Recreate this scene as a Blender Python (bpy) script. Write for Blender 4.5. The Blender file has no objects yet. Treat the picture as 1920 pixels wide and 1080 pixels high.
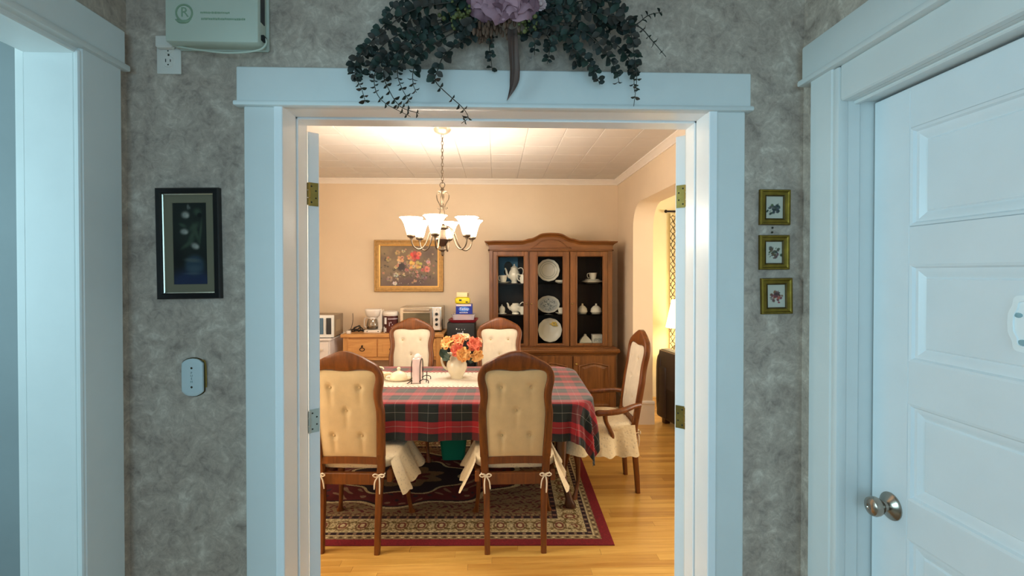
import bpy, bmesh, math, random
import numpy as np
from mathutils import Vector, Matrix, Euler

random.seed(7)
PI = math.pi
scene = bpy.context.scene
C = scene.collection

# ------------------------------------------------------------------ camera, world, lights, exposure
cam_d = bpy.data.cameras.new('camera')
cam_d.sensor_width = 36.0
cam_d.lens = 900.0 / 1920.0 * 36.0
cam_d.shift_y = -18.7 / 1920.0
cam_d.clip_start = 0.02
cam = bpy.data.objects.new('camera', cam_d)
C.objects.link(cam)
cam.location = (0, 0, 1.54)
cam.rotation_euler = (PI / 2 - 0.0103, 0, -0.0333)
scene.camera = cam

world = bpy.data.worlds.new('world')
scene.world = world
world.use_nodes = True
world.node_tree.nodes['Background'].inputs[0].default_value = (0.55, 0.78, 1.0, 1)
world.node_tree.nodes['Background'].inputs[1].default_value = 0.6

scene.view_settings.view_transform = 'Standard'
scene.view_settings.look = 'None'
scene.view_settings.gamma = 1.0
scene.view_settings.use_curve_mapping = False
scene.view_settings.exposure = 0.0
scene.cycles.max_bounces = 8
scene.cycles.diffuse_bounces = 5
scene.cycles.glossy_bounces = 4
scene.cycles.transmission_bounces = 6
scene.cycles.transparent_max_bounces = 16
scene.cycles.caustics_reflective = False
scene.cycles.caustics_refractive = False


def light(name, kind, loc, rot, energy, col, size=1.0, size_y=None):
    d = bpy.data.lights.new(name, kind)
    d.energy = energy
    d.color = col
    if kind == 'AREA':
        d.shape = 'RECTANGLE'
        d.size = size
        d.size_y = size_y or size
    else:
        d.shadow_soft_size = size
    o = bpy.data.objects.new(name, d)
    o.location = loc
    o.rotation_euler = rot
    C.objects.link(o)
    return o


# daylight entering through the window behind the camera; an unseen fill added in the side room
light('daylight_hall', 'AREA', (-0.05, -1.09, 1.55), (PI / 2, 0, 0), 18.6, (0.43, 0.795, 1.0), 1.72, 1.42)
light('fill_side_room', 'AREA', (-2.9, 0.5, 1.7), (PI / 2, 0, -PI / 2), 55, (0.54, 0.88, 1.0), 0.9, 1.2)
# unseen fill lights added to brighten the chair backs, jambs, floor and living room
light('fill_dining', 'AREA', (-2.36, 2.15, 1.55), (PI / 2, 0, -PI / 2), 36, (1.0, 0.90, 0.74), 0.9, 1.3)
light('fill_living', 'AREA', (4.5, 2.9, 1.5), (PI / 2, 0, PI / 2), 92, (1.0, 0.95, 0.86), 1.6, 1.5)
light('fill_living_point', 'POINT', (3.2, 3.2, 2.2), (0, 0, 0), 14, (1.0, 0.90, 0.70), 0.15)

# ------------------------------------------------------------------ helpers


def lin(c):
    out = []
    for v in c:
        v = v / 255.0
        out.append(v / 12.92 if v <= 0.04045 else ((v + 0.055) / 1.055) ** 2.4)
    return tuple(out)


def lin_np(a):
    a = np.asarray(a, dtype=np.float64) / 255.0
    return np.where(a <= 0.04045, a / 12.92, ((a + 0.055) / 1.055) ** 2.4)


MATS = {}


def new_mat(name):
    m = bpy.data.materials.new(name)
    m.use_nodes = True
    MATS[name] = m
    nt = m.node_tree
    return m, nt, nt.nodes['Principled BSDF']


def coords(nt, scale=(1, 1, 1), kind='Object'):
    tc = nt.nodes.new('ShaderNodeTexCoord')
    mp = nt.nodes.new('ShaderNodeMapping')
    mp.inputs['Scale'].default_value = scale
    nt.links.new(tc.outputs[kind], mp.inputs['Vector'])
    return mp.outputs['Vector']


def noise(nt, vec, scale, detail=4, rough=0.55, dist=0.0):
    n = nt.nodes.new('ShaderNodeTexNoise')
    n.inputs['Scale'].default_value = scale
    n.inputs['Detail'].default_value = detail
    n.inputs['Roughness'].default_value = rough
    n.inputs['Distortion'].default_value = dist
    nt.links.new(vec, n.inputs['Vector'])
    return n


def ramp(nt, fac, stops):
    r = nt.nodes.new('ShaderNodeValToRGB')
    e = r.color_ramp.elements
    while len(e) < len(stops):
        e.new(0.5)
    for i, (p, c) in enumerate(stops):
        e[i].position = p
        e[i].color = (*c, 1)
    nt.links.new(fac, r.inputs['Fac'])
    return r.outputs['Color']


def add_bump(nt, bsdf, height, strength, distance=0.002):
    b = nt.nodes.new('ShaderNodeBump')
    b.inputs['Strength'].default_value = strength
    b.inputs['Distance'].default_value = distance
    nt.links.new(height, b.inputs['Height'])
    nt.links.new(b.outputs['Normal'], bsdf.inputs['Normal'])


def mat(name, col, rough=0.5, metal=0.0, var=0.06, vscale=8, bump=0.0, bscale=60, spec=0.5, sheen=0.0, coat=0.0, emit=0.0, emit_col=None):
    m, nt, b = new_mat(name)
    c = lin(col)
    v = coords(nt)
    n = noise(nt, v, vscale, 4)
    lo = tuple(x * (1 - var) for x in c)
    hi = tuple(min(1, x * (1 + var)) for x in c)
    nt.links.new(ramp(nt, n.outputs['Fac'], [(0.3, lo), (0.7, hi)]), b.inputs['Base Color'])
    b.inputs['Roughness'].default_value = rough
    b.inputs['Metallic'].default_value = metal
    b.inputs['Specular IOR Level'].default_value = spec
    b.inputs['Sheen Weight'].default_value = sheen
    b.inputs['Coat Weight'].default_value = coat
    if bump:
        n2 = noise(nt, v, bscale, 3)
        add_bump(nt, b, n2.outputs['Fac'], bump)
    if emit:
        b.inputs['Emission Color'].default_value = (*(lin(emit_col) if emit_col else c), 1)
        b.inputs['Emission Strength'].default_value = emit
    return m


def wood(name, c1, c2, scale=(30, 30, 2.5), rough=0.38, bump=0.15, coat=0.15, ns=1.0):
    m, nt, b = new_mat(name)
    v = coords(nt, scale)
    n = noise(nt, v, ns, 6, 0.6, 0.8)
    nt.links.new(ramp(nt, n.outputs['Fac'], [(0.28, lin(c1)), (0.72, lin(c2))]), b.inputs['Base Color'])
    b.inputs['Roughness'].default_value = rough
    b.inputs['Coat Weight'].default_value = coat
    b.inputs['Coat Roughness'].default_value = 0.25
    add_bump(nt, b, n.outputs['Fac'], bump, 0.001)
    return m


def glass(name, tint=(235, 240, 238), gloss=0.08, rough=0.03):
    m, nt, b = new_mat(name)
    nt.nodes.remove(b)
    out = nt.nodes['Material Output']
    tr = nt.nodes.new('ShaderNodeBsdfTransparent')
    tr.inputs[0].default_value = (*lin(tint), 1)
    gl = nt.nodes.new('ShaderNodeBsdfGlossy')
    gl.inputs['Roughness'].default_value = rough
    fr = nt.nodes.new('ShaderNodeFresnel')
    fr.inputs['IOR'].default_value = 1.18
    ad = nt.nodes.new('ShaderNodeMath')
    ad.operation = 'ADD'
    ad.inputs[1].default_value = gloss - 0.03
    nt.links.new(fr.outputs[0], ad.inputs[0])
    mx = nt.nodes.new('ShaderNodeMixShader')
    nt.links.new(ad.outputs[0], mx.inputs[0])
    nt.links.new(tr.outputs[0], mx.inputs[1])
    nt.links.new(gl.outputs[0], mx.inputs[2])
    nt.links.new(mx.outputs[0], out.inputs['Surface'])
    return m


def print_mat(name, rough=0.5, bump=0.0):
    m, nt, b = new_mat(name)
    a = nt.nodes.new('ShaderNodeAttribute')
    a.attribute_name = 'Col'
    nt.links.new(a.outputs['Color'], b.inputs['Base Color'])
    b.inputs['Roughness'].default_value = rough
    if bump:
        n = noise(nt, coords(nt), 400, 2)
        add_bump(nt, b, n.outputs['Fac'], bump, 0.003)
    return m


class MB:
    """collects shapes and links them as one mesh object"""

    def __init__(self, M=None):
        self.bm = bmesh.new()
        self.M = M or Matrix.Identity(4)

    def v(self, co):
        return self.bm.verts.new(self.M @ Vector(co))

    def f(self, vs):
        try:
            return self.bm.faces.new(vs)
        except ValueError:
            return None

    def box(self, x0, x1, y0, y1, z0, z1, bev=0.0, seg=1):
        vs = [self.v((x, y, z)) for x in (x0, x1) for y in (y0, y1) for z in (z0, z1)]
        fs = [self.f([vs[i] for i in q]) for q in ((0, 1, 3, 2), (4, 6, 7, 5), (0, 4, 5, 1), (2, 3, 7, 6), (0, 2, 6, 4), (1, 5, 7, 3))]
        if bev > 0:
            es = list({e for f in fs for e in f.edges})
            bmesh.ops.bevel(self.bm, geom=es, offset=bev, segments=seg, affect='EDGES', profile=0.5)
        return self

    def tube(self, pts, rad, n=8, closed=False, flat=1.0):
        pts = [Vector(p) for p in pts]
        k = len(pts)
        rads = rad if isinstance(rad, (list, tuple)) else [rad] * k
        rings = []
        up = None
        for i, p in enumerate(pts):
            if closed:
                d = pts[(i + 1) % k] - pts[i - 1]
            else:
                d = pts[min(i + 1, k - 1)] - pts[max(i - 1, 0)]
            d.normalize()
            if up is None:
                a = Vector((0, 0, 1)) if abs(d.z) < 0.9 else Vector((1, 0, 0))
                up = (a - d * a.dot(d)).normalized()
            else:
                up = (up - d * up.dot(d))
                if up.length < 1e-6:
                    up = d.orthogonal()
                up.normalize()
            s = d.cross(up)
            rings.append([self.v(p + (up * math.cos(t) * flat + s * math.sin(t)) * rads[i]) for t in [2 * PI * j / n for j in range(n)]])
        for i in range(k - 1 + (1 if closed else 0)):
            a, b = rings[i], rings[(i + 1) % k]
            for j in range(n):
                self.f([a[j], a[(j + 1) % n], b[(j + 1) % n], b[j]])
        if not closed:
            self.f(list(reversed(rings[0])))
            self.f(rings[-1])
        return self

    def lathe(self, prof, n=20, cx=0, cy=0, flute=None):
        rings = []
        for r, z in prof:
            if r < 1e-5:
                rings.append([self.v((cx, cy, z))])
            else:
                ring = []
                for j in range(n):
                    t = 2 * PI * j / n
                    rr = r * (1 + (flute(t, z) if flute else 0))
                    ring.append(self.v((cx + rr * math.cos(t), cy + rr * math.sin(t), z)))
                rings.append(ring)
        for a, b in zip(rings, rings[1:]):
            for j in range(n):
                a0, a1 = a[j % len(a)], a[(j + 1) % len(a)]
                b0, b1 = b[j % len(b)], b[(j + 1) % len(b)]
                if len(a) == 1 and len(b) == 1:
                    continue
                if len(a) == 1:
                    self.f([a0, b1, b0])
                elif len(b) == 1:
                    self.f([a0, a1, b0])
                else:
                    self.f([a0, a1, b1, b0])
        return self

    def prism(self, poly, y0, y1):
        """extrude an (x, z) outline along y"""
        a = [self.v((x, y0, z)) for x, z in poly]
        b = [self.v((x, y1, z)) for x, z in poly]
        n = len(poly)
        self.f(a)
        self.f(list(reversed(b)))
        for i in range(n):
            self.f([a[(i + 1) % n], a[i], b[i], b[(i + 1) % n]])
        return self

    def sections(self, secs, closed=True, cap=True):
        rings = [[self.v(p) for p in s] for s in secs]
        m = len(rings[0])
        for a, b in zip(rings, rings[1:]):
            for j in range(m if closed else m - 1):
                self.f([a[j], a[(j + 1) % m], b[(j + 1) % m], b[j]])
        if cap and closed:
            self.f(list(reversed(rings[0])))
            self.f(rings[-1])
        return self

    def post(self, rows, n=10, sq=0.6):
        """vertical member from rows (cx, cy, z, hx, hy) with a rounded-square section"""
        secs = []
        for cx, cy, z, hx, hy in rows:
            s = []
            for j in range(n):
                t = 2 * PI * (j + 0.5) / n
                c, q = math.cos(t), math.sin(t)
                s.append((cx + hx * math.copysign(abs(c) ** sq, c), cy + hy * math.copysign(abs(q) ** sq, q), z))
            secs.append(s)
        return self.sections(secs)

    def sphere(self, c, r, nu=12, nv=8, e=1.0):
        rx, ry, rz = r if isinstance(r, (tuple, list)) else (r, r, r)

        def p(x):
            return math.copysign(abs(x) ** e, x)
        rows = []
        for i in range(nv + 1):
            ph = -PI / 2 + PI * i / nv
            if i in (0, nv):
                rows.append([self.v((c[0], c[1], c[2] + rz * p(math.sin(ph))))])
            else:
                rows.append([self.v((c[0] + rx * p(math.cos(ph)) * p(math.cos(t)), c[1] + ry * p(math.cos(ph)) * p(math.sin(t)), c[2] + rz * p(math.sin(ph)))) for t in [2 * PI * j / nu for j in range(nu)]])
        for a, b in zip(rows, rows[1:]):
            for j in range(nu):
                a0, a1, b0, b1 = a[j % len(a)], a[(j + 1) % len(a)], b[j % len(b)], b[(j + 1) % len(b)]
                if len(a) == 1:
                    self.f([a0, b1, b0])
                elif len(b) == 1:
                    self.f([a0, a1, b0])
                else:
                    self.f([a0, a1, b1, b0])
        return self

    def grid(self, fn, nu, nv, flip=False):
        g = [[self.v(fn(u / nu, w / nv)) for w in range(nv + 1)] for u in range(nu + 1)]
        for i in range(nu):
            for j in range(nv):
                q = [g[i][j], g[i + 1][j], g[i + 1][j + 1], g[i][j + 1]]
                self.f(list(reversed(q)) if flip else q)
        return self

    def mesh(self, name, m, smooth=35):
        bmesh.ops.recalc_face_normals(self.bm, faces=self.bm.faces)
        me = bpy.data.meshes.new(name)
        self.bm.to_mesh(me)
        self.bm.free()
        if m:
            me.materials.append(m)
        if smooth:
            me.shade_smooth()
            me.set_sharp_from_angle(angle=math.radians(smooth))
        return me

    def build(self, name, m, parent=None, smooth=35):
        return place(name, self.mesh(name, m, smooth), parent)


def place(name, me, parent=None, loc=(0, 0, 0), rot=(0, 0, 0), scale=(1, 1, 1)):
    o = bpy.data.objects.new(name, me)
    C.objects.link(o)
    o.parent = parent
    o.location = loc
    o.rotation_euler = rot
    o.scale = scale
    return o


def tag(o, label=None, cat=None, group=None, kind=None):
    if label:
        o['label'] = label
    if cat:
        o['category'] = cat
    if group:
        o['group'] = group
    if kind:
        o['kind'] = kind
    return o


def thing(name, label, cat, loc=(0, 0, 0), rz=0.0, group=None, kind=None, rot=None):
    o = bpy.data.objects.new(name, None)
    C.objects.link(o)
    o.empty_display_size = 0.1
    o.location = loc
    o.rotation_euler = rot if rot else (0, 0, rz)
    return tag(o, label, cat, group, kind)


def copy_tree(o, parent=None):
    c = o.copy()
    C.objects.link(c)
    if parent:
        c.parent = parent
    for ch in list(o.children):
        copy_tree(ch, c)
    return c


def struct(name, mb, m, parent=None, smooth=0):
    o = mb.build(name, m, parent, smooth)
    o['kind'] = 'structure'
    return o


def spline(pts, n):
    """Catmull-Rom through points, n samples"""
    pts = [Vector(p) for p in pts]
    P = [pts[0] * 2 - pts[1]] + pts + [pts[-1] * 2 - pts[-2]]
    out = []
    m = len(pts) - 1
    for i in range(n):
        s = i / (n - 1) * m
        k = min(int(s), m - 1)
        t = s - k
        a, b, c, d = P[k], P[k + 1], P[k + 2], P[k + 3]
        out.append(0.5 * ((2 * b) + (c - a) * t + (2 * a - 5 * b + 4 * c - d) * t * t + (3 * b - a - 3 * c + d) * t ** 3))
    return out


def resample(pts, n):
    pts = [Vector(p) for p in pts]
    L = [0]
    for a, b in zip(pts, pts[1:]):
        L.append(L[-1] + (b - a).length)
    out = []
    j = 0
    for i in range(n):
        s = L[-1] * i / (n - 1)
        while j < len(L) - 2 and L[j + 1] < s:
            j += 1
        t = (s - L[j]) / max(1e-9, L[j + 1] - L[j])
        out.append(pts[j].lerp(pts[j + 1], min(1, t)))
    return out


def text_mesh(body, size, m, extrude=0.0005, align='CENTER'):
    cu = bpy.data.curves.new('lettering', 'FONT')
    cu.body = body
    cu.size = size
    cu.extrude = extrude
    cu.resolution_u = 2
    cu.align_x = align
    cu.align_y = 'CENTER'
    o = bpy.data.objects.new('lettering', cu)
    C.objects.link(o)
    dg = bpy.context.evaluated_depsgraph_get()
    me = bpy.data.meshes.new_from_object(o.evaluated_get(dg))
    bpy.data.objects.remove(o)
    me.materials.clear()
    me.materials.append(m)
    return me


def colour_grid(name, w, h, img, m, parent=None, loc=(0, 0, 0), facing='-y'):
    """flat print: grid of w x h metres carrying an image array (rows from the top) as a colour attribute"""
    ny, nx = img.shape[0], img.shape[1]
    xs = np.linspace(-w / 2, w / 2, nx)
    zs = np.linspace(h / 2, -h / 2, ny)
    X, Z = np.meshgrid(xs, zs)
    if facing == '-y':
        co = np.stack([X, np.zeros_like(X), Z], -1)
    else:
        co = np.stack([X, Z, np.zeros_like(X)], -1)
    me = bpy.data.meshes.new(name)
    me.vertices.add(nx * ny)
    me.vertices.foreach_set('co', co.reshape(-1))
    i = np.arange((nx - 1) * (ny - 1))
    r, c = i // (nx - 1), i % (nx - 1)
    a = r * nx + c
    q = np.stack([a, a + nx, a + nx + 1, a + 1], -1).astype(np.int32)
    me.loops.add(q.size)
    me.loops.foreach_set('vertex_index', q.reshape(-1))
    me.polygons.add(len(q))
    me.polygons.foreach_set('loop_start', np.arange(0, q.size, 4, dtype=np.int32))
    me.polygons.foreach_set('loop_total', np.full(len(q), 4, dtype=np.int32))
    me.update(calc_edges=True)
    ca = me.color_attributes.new('Col', 'FLOAT_COLOR', 'POINT')
    rgba = np.ones((ny, nx, 4), dtype=np.float32)
    rgba[..., :3] = lin_np(img)
    ca.data.foreach_set('color', rgba.reshape(-1))
    me.materials.append(m)
    return place(name, me, parent, loc)


class Canvas:
    def __init__(self, w, h, bg):
        self.y, self.x = np.mgrid[0:h, 0:w]
        self.x = self.x / (w - 1)
        self.y = self.y / (h - 1)
        self.asp = w / h
        self.a = np.ones((h, w, 3)) * np.array(bg, dtype=float)

    def blob(self, cx, cy, rx, ry, col, soft=0.25, ang=0.0, alpha=1.0):
        dx, dy = (self.x - cx) * self.asp, self.y - cy
        c, s = math.cos(ang), math.sin(ang)
        u, v = dx * c + dy * s, -dx * s + dy * c
        d = np.sqrt((u / (rx * self.asp)) ** 2 + (v / ry) ** 2)
        k = np.clip((1 - d) / soft, 0, 1)[..., None] * alpha
        self.a = self.a * (1 - k) + np.array(col, dtype=float) * k
        return self

    def flower(self, cx, cy, r, col, dark, n=7):
        for j in range(n):
            t = 2 * PI * j / n + random.random()
            self.blob(cx + 0.6 * r * math.cos(t) / self.asp, cy + 0.6 * r * math.sin(t), 0.62 * r / self.asp, 0.5 * r,
                      [c * random.uniform(0.85, 1.12) for c in col], 0.4, t)
        self.blob(cx, cy, 0.42 * r / self.asp, 0.4 * r, dark, 0.7)
        return self


# ------------------------------------------------------------------ materials
M_trim = mat('trim_paint', (226, 228, 226), 0.42, var=0.02, bump=0.05, bscale=90)
M_door = mat('door_paint', (236, 239, 241), 0.36, var=0.02, bump=0.04, bscale=120)
M_jamb = mat('jamb_paint_lit', (250, 251, 252), 0.3, var=0.02)  # trim paint made paler to stand in for light on the jambs


def wallpaper():
    m, nt, b = new_mat('wallpaper')
    v = coords(nt)
    n1 = noise(nt, v, 13, 7, 0.66, 0.8)
    n2 = noise(nt, v, 38, 6, 0.7, 1.0)
    mx = nt.nodes.new('ShaderNodeMix')
    mx.inputs['Factor'].default_value = 0.45
    nt.links.new(n1.outputs['Fac'], mx.inputs[2])
    nt.links.new(n2.outputs['Fac'], mx.inputs[3])
    col = ramp(nt, mx.outputs[0], [(0.33, lin((142, 126, 114))), (0.45, lin((180, 161, 147))), (0.54, lin((199, 180, 164))), (0.66, lin((230, 214, 198)))])
    nt.links.new(col, b.inputs['Base Color'])
    b.inputs['Roughness'].default_value = 0.62
    add_bump(nt, b, n2.outputs['Fac'], 0.12, 0.002)
    return m


M_paper = wallpaper()
M_side = mat('side_room_paint', (128, 136, 138), 0.7, var=0.05, vscale=5, bump=0.08)
M_dwall = mat('dining_paint', (234, 214, 186), 0.75, var=0.035, vscale=2.2, bump=0.04, bscale=140)
M_lwall = mat('living_paint', (246, 234, 194), 0.75, var=0.03, vscale=3)
M_ceil = mat('ceiling_paint', (216, 212, 206), 0.8, var=0.03, vscale=3)
M_tile = mat('ceiling_tile_paint', (218, 214, 208), 0.75, var=0.025, vscale=4, bump=0.04)
M_crown = mat('crown_paint', (244, 236, 226), 0.45, var=0.02)


def floor_mat():
    m, nt, b = new_mat('maple_floor')
    v = coords(nt, (2.0, 34, 34), 'Object')
    oi = nt.nodes.new('ShaderNodeObjectInfo')
    geo = nt.nodes.new('ShaderNodeNewGeometry')
    add = nt.nodes.new('ShaderNodeMath')
    add.operation = 'ADD'
    nt.links.new(oi.outputs['Random'], add.inputs[0])
    nt.links.new(geo.outputs['Random Per Island'], add.inputs[1])
    fr = nt.nodes.new('ShaderNodeMath')
    fr.operation = 'FRACT'
    nt.links.new(add.outputs[0], fr.inputs[0])
    off = nt.nodes.new('ShaderNodeVectorMath')
    off.operation = 'ADD'
    sc = nt.nodes.new('ShaderNodeMath')
    sc.operation = 'MULTIPLY'
    sc.inputs[1].default_value = 37.0
    nt.links.new(fr.outputs[0], sc.inputs[0])
    nt.links.new(v, off.inputs[0])
    nt.links.new(sc.outputs[0], off.inputs[1])
    n = noise(nt, off.outputs[0], 1.0, 6, 0.6, 0.7)
    c1 = ramp(nt, n.outputs['Fac'], [(0.25, lin((212, 158, 76))), (0.5, lin((234, 186, 100))), (0.75, lin((246, 204, 118)))])
    c2 = ramp(nt, fr.outputs[0], [(0.0, lin((218, 200, 180))), (0.5, lin((246, 238, 228))), (1.0, lin((255, 255, 250)))])
    mx = nt.nodes.new('ShaderNodeMix')
    mx.data_type = 'RGBA'
    mx.blend_type = 'MULTIPLY'
    mx.inputs['Factor'].default_value = 1.0
    nt.links.new(c1, mx.inputs[6])
    nt.links.new(c2, mx.inputs[7])
    nt.links.new(mx.outputs[2], b.inputs['Base Color'])
    b.inputs['Roughness'].default_value = 0.30
    b.inputs['Coat Weight'].default_value = 0.25
    b.inputs['Coat Roughness'].default_value = 0.2
    return m


M_floor = floor_mat()
M_floorgap = mat('floor_joint', (110, 70, 30), 0.7)
M_cabinet = wood('cabinet_oak', (90, 53, 21), (134, 84, 39), (26, 26, 2.4), 0.4, 0.12)
M_cabinet_h = wood('cabinet_oak_rails', (90, 53, 21), (134, 84, 39), (2.4, 26, 26), 0.4, 0.12)
M_cabin_shaded = wood('cabinet_shaded', (44, 30, 24), (62, 44, 36), (22, 22, 3), 0.6, 0.08)  # shade of the unlit case interior put into the wood colour
M_chair = wood('chair_walnut', (84, 42, 8), (134, 74, 22), (34, 34, 3.5), 0.4, 0.08, 0.08)
M_table = wood('table_wood', (52, 24, 12), (82, 42, 20), (30, 30, 3), 0.3, 0.08, 0.3)
M_pine = wood('dresser_pine', (190, 128, 66), (222, 166, 98), (3, 28, 28), 0.45, 0.1)
M_pine_v = wood('dresser_pine_upright', (190, 128, 66), (220, 164, 96), (28, 28, 3), 0.45, 0.1)
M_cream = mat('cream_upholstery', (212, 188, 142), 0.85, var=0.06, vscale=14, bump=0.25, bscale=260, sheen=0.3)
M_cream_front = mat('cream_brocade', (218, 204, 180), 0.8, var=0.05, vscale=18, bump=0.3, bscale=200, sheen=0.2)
M_button = mat('button_fabric', (206, 180, 134), 0.8, var=0.05)


def lace_mat(name, col):
    m, nt, b = new_mat(name)
    v = coords(nt)
    vo = nt.nodes.new('ShaderNodeTexVoronoi')
    vo.inputs['Scale'].default_value = 55
    nt.links.new(v, vo.inputs['Vector'])
    c = lin(col)
    nt.links.new(ramp(nt, vo.outputs['Distance'], [(0.08, tuple(x * 0.72 for x in c)), (0.32, c)]), b.inputs['Base Color'])
    b.inputs['Roughness'].default_value = 0.9
    b.inputs['Sheen Weight'].default_value = 0.2
    add_bump(nt, b, vo.outputs['Distance'], 0.5, 0.003)
    return m


M_lace = lace_mat('lace_cloth', (232, 214, 176))
M_runner = lace_mat('runner_lace', (222, 210, 192))
M_tie = mat('tie_cotton', (240, 228, 204), 0.8)
M_brass = mat('aged_brass', (164, 138, 74), 0.32, 0.9, var=0.2, vscale=30)
M_steel_pale = mat('painted_hinge', (190, 198, 192), 0.35, 0.7, var=0.08)
M_screw = mat('screw_dark', (60, 56, 44), 0.5, 0.5)
M_nickel = mat('satin_nickel', (172, 162, 150), 0.25, 1.0, var=0.05)
M_lampmetal = mat('pewter', (104, 90, 74), 0.5, 1.0, var=0.12, vscale=30)
M_lampdark = mat('dark_pewter', (84, 66, 54), 0.35, 0.9)
M_shade = mat('frosted_glass_lit', (255, 246, 232), 0.4, var=0.0, emit=37.0, emit_col=(255, 244, 228))
M_lampshade = mat('fabric_shade_lit', (255, 240, 205), 0.8, var=0.0, emit=3.4, emit_col=(255, 234, 184))
M_white = mat('white_china', (250, 247, 238), 0.18, var=0.02)
M_china_blue = mat('white_china_cool', (228, 228, 222), 0.2, var=0.02)
M_cream_china = mat('cream_china', (238, 226, 196), 0.2, var=0.03)
M_white_plastic = mat('white_plastic', (232, 224, 214), 0.35, var=0.02)
M_box_plastic = mat('device_plastic', (206, 212, 196), 0.45, var=0.02)
M_box_side = mat('device_plastic_side', (196, 204, 192), 0.45, var=0.02)
M_green_ink = mat('green_ink', (146, 170, 142), 0.6)
M_dark_ink = mat('dark_ink', (44, 42, 40), 0.6)
M_grey_ink = mat('grey_ink', (120, 140, 140), 0.6)
M_black = mat('black_enamel', (14, 14, 15), 0.5, var=0.1)
M_black_rubber = mat('black_rubber', (24, 23, 23), 0.6)
M_grey_dark = mat('dark_grey', (58, 58, 60), 0.5)
M_micro = mat('microwave_white', (232, 234, 232), 0.3)
M_micro_side = mat('microwave_case', (150, 132, 110), 0.45, var=0.04)
M_blueglass = mat('microwave_window', (86, 126, 158), 0.12)
M_blackglass = mat('black_panel', (46, 52, 58), 0.15)
M_whitecab = mat('white_cabinet', (236, 230, 228), 0.4, var=0.02)
M_chrome = mat('brushed_steel', (206, 196, 180), 0.25, 0.85, var=0.05)
M_ovenglass = mat('oven_window', (112, 104, 84), 0.1, 0.2, var=0.1, vscale=3)
M_motif = mat('pale_motif', (150, 182, 190), 0.4)
M_navy = mat('tea_box_blue', (22, 44, 150), 0.4)
M_lblue = mat('tea_box_light_blue', (70, 130, 220), 0.4)
M_white_ink = mat('white_ink', (238, 240, 246), 0.5)
M_yellow = mat('packet_yellow', (232, 214, 34), 0.35, var=0.08)
M_cream_pack = mat('packet_cream', (240, 226, 178), 0.5)
M_pink = mat('pink_paper', (250, 150, 140), 0.6, var=0.12, vscale=40)
M_maroon = mat('maroon_lid', (150, 44, 54), 0.4)
M_clear = mat('clear_plastic', (232, 226, 236), 0.15, var=0.02)
M_clear.node_tree.nodes['Principled BSDF'].inputs['Alpha'].default_value = 0.38
M_glass = glass('pane_glass', (250, 250, 247), 0.024)
M_carafe = glass('carafe_glass', (226, 222, 212), 0.2, 0.05)
M_napkin = mat('pink_napkin', (240, 214, 208), 0.85)
M_wire = mat('black_wire', (40, 28, 26), 0.4, 0.6)
M_bin = mat('green_plastic', (20, 134, 108), 0.42, var=0.04)
M_leather = mat('dark_leather', (46, 34, 30), 0.42, var=0.15, vscale=6, bump=0.2, bscale=90)
M_frame_black = mat('black_frame', (22, 20, 20), 0.3, var=0.2)
M_mat_board = mat('taupe_mat', (150, 138, 118), 0.8, var=0.04)
M_fillet = mat('pale_fillet', (232, 226, 206), 0.2, 0.75)
M_gold = mat('gold_frame', (128, 104, 36), 0.4, 0.75, var=0.25, vscale=40)
M_gold_dark = mat('dark_gold_frame', (84, 64, 24), 0.5, 0.6, var=0.25, vscale=40)
M_gilt = mat('gilt_frame', (176, 136, 78), 0.42, 0.35, var=0.2, vscale=36, bump=0.4, bscale=70)
M_gilt_in = mat('gilt_inner', (220, 172, 96), 0.35, 0.45, var=0.1, vscale=20)
def petal_mat(name, dark, light):
    m, nt, b = new_mat(name)
    oi = nt.nodes.new('ShaderNodeObjectInfo')
    n = noise(nt, coords(nt), 3.0, 3)
    a = nt.nodes.new('ShaderNodeMath')
    a.operation = 'MULTIPLY_ADD'
    a.inputs[1].default_value = 0.75
    nt.links.new(oi.outputs['Random'], a.inputs[0])
    b2 = nt.nodes.new('ShaderNodeMath')
    b2.operation = 'MULTIPLY'
    b2.inputs[1].default_value = 0.3
    nt.links.new(n.outputs['Fac'], b2.inputs[0])
    nt.links.new(b2.outputs[0], a.inputs[2])
    nt.links.new(ramp(nt, a.outputs[0], [(0.05, lin(dark)), (0.95, lin(light))]), b.inputs['Base Color'])
    b.inputs['Roughness'].default_value = 0.7
    return m


M_print = print_mat('print', 0.45)
M_paint = print_mat('oil_print', 0.4)
M_rug = print_mat('rug_pile', 0.95, 0.35)
M_rug_edge = mat('rug_edge', (108, 22, 30), 0.95)
M_leaf = [mat('eucalyptus_dark', (22, 34, 28), 0.6, var=0.2, vscale=30), mat('eucalyptus_green', (32, 52, 42), 0.6, var=0.2, vscale=30), mat('eucalyptus_brown', (58, 52, 45), 0.65, var=0.2, vscale=30)]
M_stem = mat('twig', (62, 54, 44), 0.7)
M_mauve = petal_mat('mauve_petal', (96, 56, 70), (188, 142, 154))
M_palepink = mat('pale_pink_petal', (214, 184, 184), 0.75)
M_lime = mat('lime_berry', (104, 104, 56), 0.6, var=0.2, vscale=60)
M_rust = mat('rust_bract', (108, 78, 60), 0.7, var=0.2, vscale=50)
M_ribbon = mat('brown_ribbon', (92, 66, 56), 0.55, var=0.12, vscale=20, sheen=0.3)
M_coral = petal_mat('coral_petal', (206, 62, 40), (246, 140, 106))
M_orange = petal_mat('orange_petal', (228, 100, 50), (250, 170, 112))
M_apricot = petal_mat('apricot_petal', (226, 140, 54), (252, 210, 136))
M_peach = petal_mat('peach_petal', (240, 170, 116), (252, 222, 180))
M_roseleaf = mat('rose_leaf', (62, 82, 66), 0.5, var=0.2, vscale=30)
M_canister = mat('brown_label', (88, 48, 48), 0.25, 0.2, var=0.3, vscale=9)
M_grille = mat('curtain_print', (44, 34, 24), 0.7)
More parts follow.
